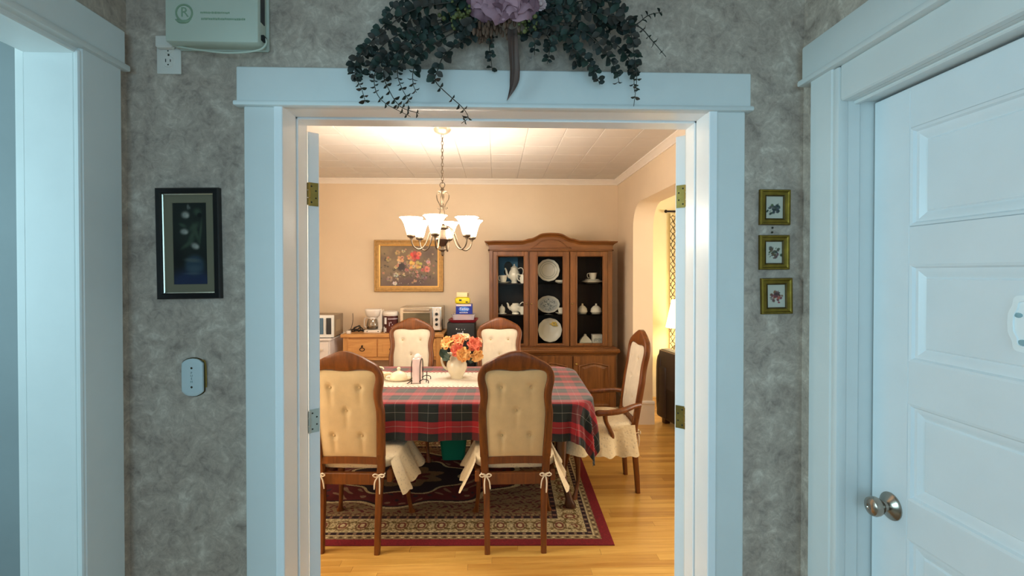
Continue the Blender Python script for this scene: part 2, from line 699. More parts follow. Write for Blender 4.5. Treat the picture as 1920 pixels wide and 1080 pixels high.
M_sheer = mat('cream_curtain', (244, 226, 178), 0.85, var=0.03)
M_plaque = mat('plaque_enamel', (250, 254, 255), 0.3, var=0.02)
M_shoe = mat('pushplate_china', (214, 226, 228), 0.25, var=0.02)
M_cardblue = mat('blue_card', (96, 152, 190), 0.6, var=0.08)


def tartan():
    m, nt, b = new_mat('tartan')
    at = nt.nodes.new('ShaderNodeAttribute')
    at.attribute_name = 'cloth'
    sp = nt.nodes.new('ShaderNodeSeparateXYZ')
    nt.links.new(at.outputs['Vector'], sp.inputs[0])
    red, green, navy, white, dk = lin((152, 9, 24)), lin((13, 26, 22)), lin((10, 14, 22)), lin((150, 146, 138)), lin((60, 18, 24))
    cols = []
    for ax in (0, 1):
        dv = nt.nodes.new('ShaderNodeMath')
        dv.operation = 'DIVIDE'
        dv.inputs[1].default_value = 0.20 if ax == 0 else 0.175
        nt.links.new(sp.outputs[ax], dv.inputs[0])
        fr = nt.nodes.new('ShaderNodeMath')
        fr.operation = 'FRACT'
        nt.links.new(dv.outputs[0], fr.inputs[0])
        r = nt.nodes.new('ShaderNodeValToRGB')
        r.color_ramp.interpolation = 'CONSTANT'
        e = r.color_ramp.elements
        stops = [(0.0, red), (0.19, white), (0.203, red), (0.39, navy), (0.46, green), (0.68, white), (0.693, green), (0.91, navy)]
        while len(e) < len(stops):
            e.new(0.5)
        for k, (p, c) in enumerate(stops):
            e[k].position = p
            e[k].color = (*c, 1)
        nt.links.new(fr.outputs[0], r.inputs['Fac'])
        cols.append(r.outputs['Color'])
    mx = nt.nodes.new('ShaderNodeMix')
    mx.data_type = 'RGBA'
    mx.inputs['Factor'].default_value = 0.66
    nt.links.new(cols[0], mx.inputs[6])
    nt.links.new(cols[1], mx.inputs[7])
    nt.links.new(mx.outputs[2], b.inputs['Base Color'])
    b.inputs['Roughness'].default_value = 0.8
    b.inputs['Sheen Weight'].default_value = 0.35
    b.inputs['Sheen Roughness'].default_value = 0.4
    return m


M_tartan = tartan()

# ------------------------------------------------------------------ hall shell
HZ = 2.75          # hall ceiling height
w = MB()
w.box(-1.18, -0.635, 1.42, 1.50, 0, HZ)
w.box(0.653, 1.05, 1.42, 1.50, 0, HZ)
w.box(-0.635, 0.653, 1.42, 1.50, 2.035, HZ)
struct('wall_front', w, M_paper)
w = MB()
w.box(-2.5, -0.635, 1.50, 1.565, 0, HZ)
w.box(0.653, 1.6, 1.50, 1.565, 0, HZ)
w.box(-0.635, 0.653, 1.50, 1.565, 2.035, HZ)
struct('wall_dining_front', w, M_dwall)
w = MB()
w.box(-1.18, -1.06, 1.262, 1.42, 0, HZ)
w.box(-1.18, -1.06, -1.7, 0.10, 0, HZ)
w.box(-1.18, -1.06, 0.10, 1.262, 2.115, HZ)
struct('wall_left', w, M_paper)
w = MB()
w.box(0.925, 1.06, 1.262, 1.42, 0, HZ)
w.box(0.925, 1.06, -1.7, 0.40, 0, HZ)
w.box(0.925, 1.06, 0.40, 1.262, 2.02, HZ)
struct('wall_right', w, M_paper)
w = MB()
w.box(-1.3, -0.92, -1.12, -1.00, 0, HZ)
w.box(0.82, 1.3, -1.12, -1.00, 0, HZ)
w.box(-0.92, 0.82, -1.12, -1.00, 0, 0.82)
w.box(-0.92, 0.82, -1.12, -1.00, 2.28, HZ)
struct('wall_rear', w, M_paper)
wr = thing('window_1', 'white framed window in the hall wall behind the viewpoint', None, kind='structure')
f = MB()
for x0, x1, z0, z1 in ((-0.92, -0.88, 0.82, 2.28), (0.78, 0.82, 0.82, 2.28), (-0.92, 0.82, 0.82, 0.86), (-0.92, 0.82, 2.24, 2.28), (-0.07, -0.03, 0.82, 2.28)):
    f.box(x0, x1, -1.075, -1.00, z0, z1)
f.build('window_frame', M_trim, wr)
struct('ceiling_hall', MB().box(-3.1, 1.3, -1.8, 1.5, HZ, HZ + 0.08), M_ceil)
struct('floor_hall', MB().box(-3.1, 1.3, -1.8, 1.42, -0.05, 0.0), mat('hall_floor', (150, 120, 86), 0.5, var=0.1))
w = MB()
w.box(-3.1, -1.18, 1.42, 1.499, 0, HZ)
w.box(-3.1, -3.0, -1.7, 1.5, 0, HZ)
w.box(-3.1, -1.18, -1.8, -1.7, 0, HZ)
struct('wall_side_room', w, M_side)
# passage stub behind the panelled door
struct('wall_closet', MB().box(1.35, 1.42, 0.1, 1.5, 0, HZ), M_side)

# dining-room doorway: casing, jambs and head
t1 = thing('trim_1', 'pale painted casing around the wide opening into the dining room', None, kind='structure')
MB().box(-0.72, -0.611, 1.40, 1.422, 0, 2.017, 0.003).build('casing_leg', M_trim, t1)
MB().box(0.629, 0.737, 1.40, 1.422, 0, 2.017, 0.003).build('casing_leg', M_trim, t1)
MB().box(-0.738, 0.751, 1.394, 1.422, 2.028, 2.128, 0.003).build('casing_head', M_trim, t1)
MB().box(-0.745, 0.758, 1.386, 1.422, 2.016, 2.030, 0.005, 2).build('bead', M_trim, t1)
MB().box(-0.635, -0.6105, 1.3985, 1.492, 0, 2.02, 0.002).build('jamb', M_jamb, t1)
MB().box(-0.635, -0.607, 1.498, 1.566, 0, 2.02, 0.002).build('jamb', M_jamb, t1)
MB().box(0.6285, 0.653, 1.3985, 1.492, 0, 2.02, 0.002).build('jamb', M_jamb, t1)
MB().box(0.625, 0.653, 1.498, 1.566, 0, 2.02, 0.002).build('jamb', M_jamb, t1)
MB().box(-0.635, 0.653, 1.402, 1.492, 2.017, 2.036, 0.002).build('jamb_head', M_jamb, t1)
MB().box(-0.635, 0.653, 1.498, 1.566, 2.012, 2.036, 0.002).build('jamb_head', M_jamb, t1)
MB().box(-0.72, -0.612, 1.564, 1.585, 0, 2.02, 0.003).build('casing_leg', M_trim, t1)
MB().box(0.630, 0.737, 1.564, 1.585, 0, 2.02, 0.003).build('casing_leg', M_trim, t1)

# open doorway of the left-hand wall
t2 = thing('trim_2', 'pale painted casing of the open doorway nearest the framed tulip print', None, kind='structure')
MB().box(-1.062, -1.04, 1.246, 1.376, 0, 2.108, 0.004).build('casing_leg', M_trim, t2)
MB().box(-1.062, -1.036, 0.0, 1.386, 2.120, 2.216, 0.004).build('casing_head', M_trim, t2)
MB().box(-1.062, -1.026, 0.0, 1.392, 2.104, 2.122, 0.005, 2).build('bead', M_trim, t2)
MB().box(-1.056, -1.042, 1.240, 1.262, 0, 2.10, 0.003).build('edge_strip', M_trim, t2)
MB().box(-1.182, -1.058, 1.244, 1.262, 0, 2.10, 0.003).build('jamb', M_trim, t2)
MB().box(-1.182, -1.05, 0.10, 1.25, 2.092, 2.118, 0.003).build('jamb_head', M_trim, t2)
MB().box(-1.205, -1.18, 1.246, 1.35, 0, 2.20, 0.003).build('casing_back', M_trim, t2)
MB().box(-1.062, -1.04, 0.0, 0.11, 0, 2.108, 0.003).build('casing_leg', M_trim, t2)

# doorway with the panelled door
t3 = thing('trim_3', 'pale painted casing around the closed panelled door', None, kind='structure')
MB().box(0.90, 0.927, 1.262, 1.353, 0, 2.09, 0.004).build('casing_leg', M_trim, t3)
MB().box(0.902, 0.930, 1.240, 1.264, 0, 2.085, 0.006, 2).build('edge_strip', M_trim, t3)
MB().box(0.897, 0.927, 0.25, 1.387, 2.101, 2.200, 0.005, 2).build('casing_head', M_trim, t3)
MB().box(0.886, 0.927, 0.24, 1.393, 2.086, 2.104, 0.006, 2).build('bead', M_trim, t3)
MB().box(0.906, 0.930, 0.25, 1.240, 1.993, 2.087, 0.004).build('frieze_board', M_trim, t3)
MB().box(0.928, 0.962, 1.241, 1.264, 0, 2.0, 0.002).build('jamb', M_trim, t3)
MB().box(0.962, 1.05, 1.243, 1.264, 0, 2.0, 0.002).build('jamb', M_trim, t3)
MB().box(0.928, 1.05, 0.25, 1.244, 1.994, 2.022, 0.002).build('jamb_head', M_trim, t3)
MB().box(0.944, 0.960, 0.25, 1.243, 1.986, 1.996, 0.003).build('head_stop', M_trim, t3)
MB().box(0.90, 0.927, 0.30, 0.41, 0, 2.09, 0.004).build('casing_leg', M_trim, t3)

# panelled door, knob and plaque
DX = 0.998
d1 = thing('door_1', 'closed white five-panel door with a satin knob', None, kind='structure')
Y0, Y1 = 0.43, 1.238
panels = [(1.653, 1.888), (1.329, 1.559), (0.992, 1.223), (0.665, 0.895), (0.335, 0.565)]
py0, py1 = Y0 + 0.115, 1.128
MB().box(DX, DX + 0.038, py1, Y1, 0.01, 1.988, 0.002).build('stile', M_door, d1)
MB().box(DX, DX + 0.038, Y0, py0, 0.01, 1.988, 0.002).build('stile', M_door, d1)
zs = [1.988] + [z for a, b in panels for z in (b, a)] + [0.01]
for a, b in zip(zs[0::2], zs[1::2]):
    MB().box(DX, DX + 0.038, py0 - 0.001, py1 + 0.001, b, a, 0.002).build('rail', M_door, d1)
pm = None
for a, b in panels:
    h = (b - a) / 2
    if pm is None:
        q = MB()
        hy = (py1 - py0) / 2

        def ring(dy, dz, x):
            return [(x, -hy + dy, -h + dz), (x, hy - dy, -h + dz), (x, hy - dy, h - dz), (x, -hy + dy, h - dz)]
        secs = [ring(0, 0, 0.0), ring(0.006, 0.006, 0.002), ring(0.010, 0.010, 0.008), ring(0.016, 0.016, 0.009), ring(0.030, 0.032, 0.017), ring(0.034, 0.036, 0.013)]
        q.sections(secs, True, False)
        q.f([q.v(p) for p in ring(0.034, 0.036, 0.013)])
        pm = q.mesh('panel', M_door, 20)
    place('panel', pm, d1, (DX, (py0 + py1) / 2, (a + b) / 2))
k = MB(Matrix.Translation((DX, 1.175, 0.951)) @ Matrix.Rotation(-PI / 2, 4, 'Y'))
k.lathe([(0, 0), (0.034, 0), (0.034, 0.003), (0.031, 0.006), (0.012, 0.015), (0.010, 0.03), (0.0, 0.03)], 28)
rosette = k.build('rosette', M_nickel, d1)
k = MB(Matrix.Translation((DX, 1.175, 0.951)) @ Matrix.Rotation(-PI / 2, 4, 'Y'))
k.lathe([(0, 0.022), (0.012, 0.022), (0.019, 0.029), (0.0235, 0.038), (0.0245, 0.046), (0.022, 0.053), (0.015, 0.0575), (0.007, 0.058), (0.005, 0.0565), (0, 0.0565)], 28)
k.build('knob', M_nickel, d1)

pl = thing('door_plaque', 'small pale scalloped plaque fixed to the panelled door', 'plaque', (DX + 0.013, 0.83, 1.443))
out = []
for j in range(64):
    t = 2 * PI * j / 64
    c, s = math.cos(t), math.sin(t)
    r = 1 + 0.035 * math.cos(8 * t)
    out.append((0.076 * math.copysign(abs(c) ** 0.55, c) * r, 0.060 * math.copysign(abs(s) ** 0.55, s) * r))
Mx = Matrix(((0, 1, 0, 0), (1, 0, 0, 0), (0, 0, 1, 0), (0, 0, 0, 1)))
b_ = MB(Mx)
b_.prism(out, -0.008, 0)
b_.build('plate', M_plaque, pl)
b_ = MB(Mx)
ring_o = [(x * 0.86, -0.0085, z * 0.82) for x, z in out]
b_.tube(ring_o, 0.0022, 6, True)
b_.build('raised_rim', M_plaque, pl)
for yy, zz, r in ((0.058, 0.016, 0.005), (0.05, -0.036, 0.006), (0.034, -0.018, 0.004), (0.03, 0.026, 0.005), (0.0, -0.03, 0.006), (-0.03, 0.02, 0.005), (-0.045, -0.03, 0.006)):
    b_ = MB()
    b_.sphere((-0.0085, yy, zz), (0.0015, r * 1.6, r), 10, 6)
    b_.build('leaf_motif', M_motif, pl)

# ------------------------------------------------------------------ dining shell
DZ = 2.60
BY = 5.45
RX = 1.39
struct('wall_dining_back', MB().box(-2.5, RX + 0.05, BY, BY + 0.1, 0, DZ + 0.1), M_dwall)
struct('wall_dining_left', MB().box(-2.5, -2.4, 1.5, BY, 0, DZ + 0.1), M_dwall)
# right wall with a round-shouldered opening
A0, A1, AZ, AR = 2.35, 4.83, 2.235, 0.24
arc = [(A0, 0)]
arc += [(A0 + AR - AR * math.cos(t), AZ - AR + AR * math.sin(t)) for t in [PI / 2 * i / 8 for i in range(9)]]
arc += [(A1 - AR + AR * math.sin(t), AZ - AR + AR * math.cos(t)) for t in [PI / 2 * i / 8 for i in range(9)]]
arc += [(A1, 0)]
TH = 0.205
w = MB()
n = len(arc)
F = [w.v((RX, y, z)) for y, z in arc]
B = [w.v((RX + TH, y, z)) for y, z in arc]
for i in range(n - 1):
    w.f([F[i], F[i + 1], B[i + 1], B[i]])
for X, L in ((RX, F), (RX + TH, B)):
    top = [w.v((X, y, DZ + 0.1)) for y, z in arc]
    for i in range(1, n - 2):
        w.f([L[i], L[i + 1], top[i + 1], top[i]])
    a = w.v((X, 1.56, 0)), w.v((X, 1.56, DZ + 0.1))
    w.f([a[0], L[0], L[1], top[1], a[1]])
    e = w.v((X, BY, 0)), w.v((X, BY, DZ + 0.1))
    w.f([L[-1], e[0], e[1], top[n - 2], L[n - 2]])
o = struct('wall_dining_right', w, M_dwall, None, 30)
# ceiling tiles: each tile a piece
ceil = struct('ceiling', MB().box(-2.5, RX + 0.05, 1.5, BY, DZ + 0.012, DZ + 0.1), M_ceil)
TS = 0.283
tm = MB()
tm.box(-TS / 2 + 0.0006, TS / 2 - 0.0006, -TS / 2 + 0.0006, TS / 2 - 0.0006, 0, 0.0125, 0.0035)
tm = tm.mesh('ceiling_tile', M_tile, 0)
for i in range(13):
    for j in range(8):
        x = RX - 0.02 - TS / 2 - i * TS
        y = BY - 0.02 - TS / 2 - j * TS
        place('ceiling_tile', tm, ceil, (x, y, DZ + random.uniform(-0.0006, 0.0006)))
struct('ceiling_front_strip', MB().box(-2.4, RX, 1.56, BY - 0.02 - 8 * TS, DZ, DZ + 0.012), M_tile)
# crown moulding
prof = [(0, 0), (0.052, 0), (0.052, -0.010), (0.040, -0.016), (0.030, -0.024), (0.018, -0.040), (0.012, -0.046), (0.012, -0.058), (0, -0.058)]
m_ = MB()
m_.sections([[(x, BY - d, DZ + z) for d, z in prof] for x in (-2.4, RX)], True)
struct('trim_4', m_, M_crown, None, 20)
m_ = MB()
m_.sections([[(RX - d, y, DZ + z) for d, z in prof] for y in (1.566, BY)], True)
struct('trim_5', m_, M_crown, None, 20)
# baseboards
bp = [(0, 0), (0.018, 0), (0.018, 0.17), (0.024, 0.175), (0.024, 0.19), (0.012, 0.20), (0, 0.20)]
struct('baseboard_back', MB().sections([[(x, BY - d, z) for d, z in bp] for x in (-2.4, RX)], True), M_crown, None, 20)
struct('baseboard_right', MB().sections([[(RX - d, y, z) for d, z in bp] for y in (A1, BY)], True), M_crown, None, 20)
bb = MB()
bb.sections([[(x, A1 - d, z * 1.2) for d, z in bp] for x in (RX - 0.015, RX + TH + 0.015)], True)
struct('baseboard_opening', bb, M_crown, None, 20)
struct('baseboard_front', MB().sections([[(RX - d, y, z) for d, z in bp] for y in (1.566, A0)], True), M_crown, None, 20)

# floor with boards
floor = struct('floor', MB().box(-2.5, 4.7, 1.42, 6.1, -0.06, -0.008), M_floorgap)
PW = 0.057
meshes = {}


def plank_mesh(L):
    key = round(L, 1)
    if key not in meshes:
        b = MB()
        b.box(-key / 2 + 0.0004, key / 2 - 0.0004, -PW / 2 + 0.0004, PW / 2 - 0.0004, -0.016, 0, 0.0008)
        meshes[key] = b.mesh('floor_plank', M_floor, 0)
    return key, meshes[key]


far = MB()
rows = int((6.0 - 1.45) / PW) + 1
for r in range(rows):
    y = 1.45 + PW / 2 + r * PW
    near = y < 2.98
    x = -2.4 - random.uniform(0, 0.9)
    xmax = RX if near else (RX if y < 2.4 else 4.6)
    while x < xmax:
        L = random.choice((0.6, 0.8, 0.9, 1.1, 1.3, 1.5))
        if near:
            key, me = plank_mesh(L)
            o = place('floor_plank', me, floor, (x + key / 2, y, random.uniform(-0.0003, 0)))
        else:
            z = random.uniform(-0.0004, 0)
            far.box(x + 0.0005, x + L - 0.0005, y - PW / 2 + 0.0005, y + PW / 2 - 0.0005, -0.016, z)
        x += L
o = far.build('far_planks', M_floor, floor, 0)
o['kind'] = 'stuff'

# living room shell
w = MB()
w.box(RX + 0.05, 4.7, 5.9, 6.0, 0, DZ + 0.1)
w.box(4.6, 4.7, 1.5, 5.9, 0, DZ + 0.1)
w.box(RX + TH, 4.7, 1.5, 1.6, 0, DZ + 0.1)
w.box(RX + 0.05, RX + TH, BY, 5.9, 0, DZ + 0.1)
struct('wall_living', w, M_lwall)
struct('ceiling_living', MB().box(RX + 0.05, 4.7, 1.5, 6.0, DZ, DZ + 0.1), M_ceil)

# ------------------------------------------------------------------ glazed doors folded back into the dining room
def french_door(name, label, px, sgn, brass_low):
    r = thing(name, label, None, (px, 1.5835, 0), sgn * math.radians(40), kind='structure')
    s = sgn  # slab spans x from 0 to s*0.036, length along +y
    T, L, H = 0.036, 0.60, 2.0

    def bx(y0, y1, z0, z1, nm, m=M_door, x0=0.0, x1=T, bev=0.002):
        a, b = sorted((s * x0, s * x1))
        return MB().box(a, b, y0, y1, z0, z1, bev).build(nm, m, r)
    bx(0, 0.10, 0.012, H, 'stile')
    bx(L - 0.10, L, 0.012, H, 'stile')
    bx(0.099, L - 0.099, H - 0.11, H, 'rail')
    bx(0.099, L - 0.099, 0.012, 0.24, 'rail')
    for k in range(1, 5):
        z = 0.24 + (H - 0.35) * k / 5
        bx(0.099, L - 0.099, z - 0.011, z + 0.011, 'glazing_bar', x0=0.006, x1=T - 0.006)
    bx(L / 2 - 0.011, L / 2 + 0.011, 0.24, H - 0.11, 'glazing_bar', x0=0.006, x1=T - 0.006)
    bx(0.099, L - 0.099, 0.24, H - 0.11, 'pane', M_glass, 0.016, 0.020, 0)
    for z, mm in ((1.797, M_brass), (1.055, brass_low), (0.25, M_brass)):
        h = bx(0.0, 0.0035, z - 0.038, z + 0.038, 'hinge', mm, 0.0015, T - 0.004, 0)
        h.location.y = -0.0025
        kn = MB()
        for q in range(3):
            kn.tube([(-s * 0.001, -0.004, z - 0.036 + q * 0.0245), (-s * 0.001, -0.004, z - 0.036 + q * 0.0245 + 0.0225)], 0.0045, 10)
        kn.build('hinge_knuckle', mm, h)
        sc_ = MB()
        for xx, zz in ((0.010, -0.026), (0.024, -0.012), (0.024, 0.012), (0.010, 0.026)):
            sc_.sphere((s * xx, -0.0005, z + zz), (0.0028, 0.0012, 0.0028), 8, 6)
        sc_.build('screw', M_screw, h)
    return r


french_door('door_2', 'white glazed door swung back against the dining room beside the hinge with the pale lower leaf', -0.610, 1, M_steel_pale)
french_door('door_3', 'white glazed door swung back into the dining room on the gold print side', 0.634, -1, M_brass)

# ------------------------------------------------------------------ dining chairs
OUT = [(.195, .53), (.199, .66), (.203, .77), (.2, .805), (.193, .85), (.195, .898), (.205, .948), (.207, .985), (.199, 1.016), (.176, 1.05), (.134, 1.075), (.097, 1.095), (.06, 1.111), (.031, 1.121), (0, 1.125)]
INN = [(.148, .53), (.155, .66), (.160, .77), (.158, .81), (.151, .868), (.153, .914), (.163, .955), (.166, .978), (.163, 1.0), (.150, 1.014), (.12, 1.022), (.09, 1.024), (.06, 1.022), (.03, 1.017), (0, 1.015)]


def lean(z):
    return -0.105 * max(0.0, (z - .45) / .675) ** 1.05


def inner_hw(z):
    P = INN[:9]
    if z <= P[0][1]:
        return P[0][0]
    for a, b in zip(P, P[1:]):
        if z <= b[1]:
            return a[0] + (b[0] - a[0]) * (z - a[1]) / (b[1] - a[1])
    return P[-1][0]


def sm2(P, n):
    return [(p.x, p.y) for p in spline([(x, z, 0) for x, z in P], n)]


def chair_back_frame():
    o, i = sm2(OUT, 29), sm2(INN, 29)
    o = [(-x, z) for x, z in o] + [(x, z) for x, z in reversed(o[:-1])]
    i = [(-x, z) for x, z in i] + [(x, z) for x, z in reversed(i[:-1])]
    secs = []
    for (ox, oz), (ix, iz) in zip(o, i):
        s = []
        for f, y in ((0, -.012), (.06, -.017), (.25, -.020), (.8, -.018), (.95, -.013), (1, -.006), (1, .006), (.95, .014), (.8, .019), (.25, .021), (.06, .017), (0, .012)):
            x, z = ox + (ix - ox) * f, oz + (iz - oz) * f
            s.append((x, lean(z) + y, z))
        secs.append(s)
    return MB().sections(secs).mesh('back_frame', M_chair, 40)


TUFTS = [(-.08, .927), (.08, .927), (0, .797), (-.077, .654), (.077, .654)]


def upholstery(side):
    def fn(u, v):
        uu = 2 * u - 1
        zt = 1.021 - .006 * math.exp(-(uu / .35) ** 2) - .012 * abs(uu) ** 8
        z = .522 + v * (zt - .522)
        hw = inner_hw(z) + .004
        x = uu * hw
        e = (1 - abs(uu) ** 5) * (1 - abs(2 * v - 1) ** 9)
        b = (.022 if side > 0 else .016) * e + .006
        for tx, tz in TUFTS:
            r = math.hypot(x - tx, z - tz)
            b -= (.013 if side > 0 else .012) * math.exp(-(r / .017) ** 2)
            b -= .0045 * math.exp(-((x - tx) / .011) ** 2) * math.exp(-((z - tz + .05) / .05) ** 2)
        return (x, lean(z) + side * b, z)
    return fn


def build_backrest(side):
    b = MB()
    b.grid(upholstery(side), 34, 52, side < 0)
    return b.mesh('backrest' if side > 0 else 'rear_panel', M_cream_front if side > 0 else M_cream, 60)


def button_mesh():
    b = MB()
    b.sphere((0, 0, 0), (.0075, .004, .0075), 10, 6)
    return b.mesh('button', M_button, 60)


def skirt_mesh(wd, y0, y1, front_gap=None):
    """ruffled lace valance round both sides and the front of a seat"""
    r = .05
    path = [(-wd * .93, y0)]
    for k in range(1, 12):
        path.append((-wd * .93 - (wd * .07) * k / 11, y0 + (y1 - r - y0) * k / 11))
    for k in range(1, 7):
        t = PI / 2 * k / 6
        path.append((-wd + r - r * math.cos(t), y1 - r + r * math.sin(t)))
    for k in range(1, 12):
        path.append((-wd + r + (2 * wd - 2 * r) * k / 12, y1))
    path = path + [(-x, y) for x, y in reversed(path)]
    path = resample([(x, y, 0) for x, y in path], 150)
    nrm = []
    for i in range(len(path)):
        d = path[min(i + 1, len(path) - 1)] - path[max(i - 1, 0)]
        nrm.append(Vector((-d.y, d.x, 0)).normalized())
    cen = Vector((0, (y0 + y1) / 2, 0))
    b = MB()
    nv = 9

    def fn(u, v):
        i = int(round(u * (len(path) - 1)))
        p, nn = path[i], nrm[i]
        if (p - cen).dot(nn) < 0:
            nn = -nn
        s = i * 0.29
        ruff = .006 * v + (.017 * math.sin(s * 1.55) + .006 * math.sin(s * 3.1 + 1)) * v ** 0.8
        drop = .178 + .006 * math.sin(s * 3.1) * v + .010 * math.sin(s * .5)
        q = p + nn * (.004 + .075 * v ** 1.2 + ruff)
        return (q.x, q.y, .497 - drop * v)
    b.grid(fn, len(path) - 1, nv)
    return b.mesh('seat_skirt', M_lace, 80)


def seat_mesh(wd, y0, y1):
    b = MB()
    cy = (y0 + y1) / 2
    b.sphere((0, cy, .475), (wd, (y1 - y0) / 2, .035), 36, 14, .42)
    return b.mesh('seat_cushion', M_lace, 60)


def tie_mesh(s):
    b = MB()
    z = .43
    b.tube([(s * .165 + .022 * math.cos(t) * 1.1, .0 + .022 * math.sin(t), z) for t in [2 * PI * k / 12 for k in range(12)]], .0035, 6, True)
    for q in (1, -1):
        lp = [(s * .165 - s * .004, -.024, z), (s * .165 + q * .018, -.036, z + .012), (s * .165 + q * .032, -.034, z + .003), (s * .165 + q * .018, -.03, z - .008), (s * .165 - s * .004, -.024, z)]
        b.tube(spline(lp, 12), .0035, 6)
    b.tube(spline([(s * .165, -.024, z), (s * .165 - s * .02, -.032, z - .03), (s * .165 - s * .026, -.03, z - .075)], 8), [.004] * 7 + [.003], 6)
    b.tube(spline([(s * .165, -.024, z), (s * .165 + s * .006, -.034, z - .04), (s * .165 + s * .004, -.03, z - .10)], 8), [.004] * 7 + [.003], 6)
    return b.mesh('tie', M_tie, 60)


def rear_leg_mesh(s):
    rows = [(s * .155, -.030, 0, .0155, .016), (s * .156, -.022, .12, .0165, .018), (s * .158, -.008, .28, .018, .020), (s * .163, 0, .40, .0195, .021), (s * .170, 0, .47, .021, .021), (s * .172, lean(.545), .545, .022, .020)]
    return MB().post(rows, 10, .5).mesh('leg', M_chair, 40)


def front_leg_mesh(s, y):
    rows = [(s * .235, y + .022, 0, .021, .021), (s * .235, y + .022, .012, .022, .022), (s * .228, y + .012, .04, .013, .013), (s * .218, y - .006, .12, .0125, .0125), (s * .214, y - .006, .22, .017, .017), (s * .220, y + .006, .33, .026, .026), (s * .222, y + .004, .39, .028, .028), (s * .220, y, .44, .027, .027)]
    return MB().post(rows, 12, .9).mesh('leg', M_chair, 60)


ch_cache = {}


def make_chair(name, label, cat, group, arms=False):
    r = thing(name, label, cat, group=group)
    if not ch_cache:
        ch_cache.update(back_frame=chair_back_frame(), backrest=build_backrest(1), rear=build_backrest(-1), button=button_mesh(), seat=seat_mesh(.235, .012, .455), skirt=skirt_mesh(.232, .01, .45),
                        tl=tie_mesh(-1), tr=tie_mesh(1), ll=rear_leg_mesh(-1), lr=rear_leg_mesh(1), fl=front_leg_mesh(-1, .41), fr=front_leg_mesh(1, .41))
        q = MB()
        q.sections([[(x, y - .004 * (1 - (x / .17) ** 2), z + .006 * (1 - (x / .17) ** 2)) for y, z in ((-.022, .487), (.014, .487), (.014, .527), (-.022, .527))] for x in np.linspace(-.16, .16, 13)])
        ch_cache['rail'] = q.mesh('back_rail', M_chair, 30)
        q = MB()
        q.box(-.155, .155, -.018, .014, .372, .436, .004)
        q.box(-.225, -.195, .01, .40, .378, .44, .004)
        q.box(.195, .225, .01, .40, .378, .44, .004)
        q.box(-.21, .21, .395, .425, .378, .44, .004)
        ch_cache['seat_frame'] = q.mesh('seat_frame', M_chair, 30)
    cc = ch_cache
    for k, nm in (('back_frame', 'back_frame'), ('rail', 'back_rail'), ('seat_frame', 'seat_frame'), ('seat', 'seat_cushion'), ('ll', 'leg'), ('lr', 'leg'), ('fl', 'leg'), ('fr', 'leg'), ('tl', 'tie'), ('tr', 'tie')):
        place(nm, cc[k], r)
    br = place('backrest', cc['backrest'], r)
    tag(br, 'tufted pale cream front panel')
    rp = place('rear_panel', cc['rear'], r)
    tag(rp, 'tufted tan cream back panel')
    for tx, tz in TUFTS:
        place('button', cc['button'], br, (tx, lean(tz) + .016, tz))
        place('button', cc['button'], rp, (tx, lean(tz) - .011, tz))
    sk = place('seat_skirt', cc['skirt'], r)
    tag(sk, 'ruffled cream lace valance')
    if arms:
        for s in (-1, 1):
            a = MB()
            pts = spline([(s * .197, lean(.635), .628), (s * .235, .03, .628), (s * .280, .12, .612), (s * .292, .21, .604), (s * .284, .275, .600), (s * .278, .292, .588)], 16)
            a.tube(pts, [.019, .018, .017, .017, .018, .019, .020, .020, .020, .020, .020, .021, .022, .022, .02, .014], 10)
            a.build('armrest', M_chair, r, 60)
            a = MB()
            a.tube(spline([(s * .228, .17, .40), (s * .246, .185, .46), (s * .272, .225, .54), (s * .285, .235, .60)], 10), [.02, .019, .018, .016, .015, .015, .015, .016, .017, .018], 10)
            a.build('arm_support', M_chair, r, 60)
    return r


ch1 = make_chair('dining_chair', 'walnut dining chair with its tufted back to the doorway, nearest the rose pitcher', 'chair', 'tufted dining chairs')
ch1.location, ch1.rotation_euler = (.107, 2.655, 0), (0, 0, math.radians(0.5))
ch2 = copy_tree(ch1)
ch2['label'] = 'walnut dining chair with its tufted back to the doorway, cut off by the door edge'
ch2.location, ch2.rotation_euler = (-.804, 2.68, 0), (0, 0, math.radians(-4))
ch3 = copy_tree(ch1)
ch3['label'] = 'dining chair across the table in front of the toaster oven and pine dresser'
ch3.location, ch3.rotation_euler = (-.772, 4.345, .0048), (0, 0, PI - .02)
ch4 = copy_tree(ch1)
ch4['label'] = 'dining chair across the table in front of the china cabinet and black fridge'
ch4.location, ch4.rotation_euler = (.030, 4.345, .0048), (0, 0, PI - .02)
ch5 = make_chair('dining_armchair', 'tufted walnut armchair at the table end by the arched opening', 'armchair', 'tufted dining chairs', True)
ch5.location, ch5.rotation_euler = (.962, 3.475, 0), (0, 0, PI / 2 + .01)

# ------------------------------------------------------------------ dining table, cloth, runner, rug
TC = Vector((-.395, 3.455, 0))
TR = math.radians(-1.9)
HX, HYt, TZ = 1.0, .555, .758
tbl = thing('dining_table', 'dark wood dining table under the plaid tablecloth', 'table', (TC.x, TC.y, .0048), TR)


def rrect(hx, hy, r, n=10):
    pts = []
    for cx, cy, a in ((hx - r, hy - r, 0), (-hx + r, hy - r, PI / 2), (-hx + r, -hy + r, PI), (hx - r, -hy + r, 1.5 * PI)):
        for k in range(n + 1):
            t = a + PI / 2 * k / n
            pts.append((cx + r * math.cos(t), cy + r * math.sin(t)))
    return pts


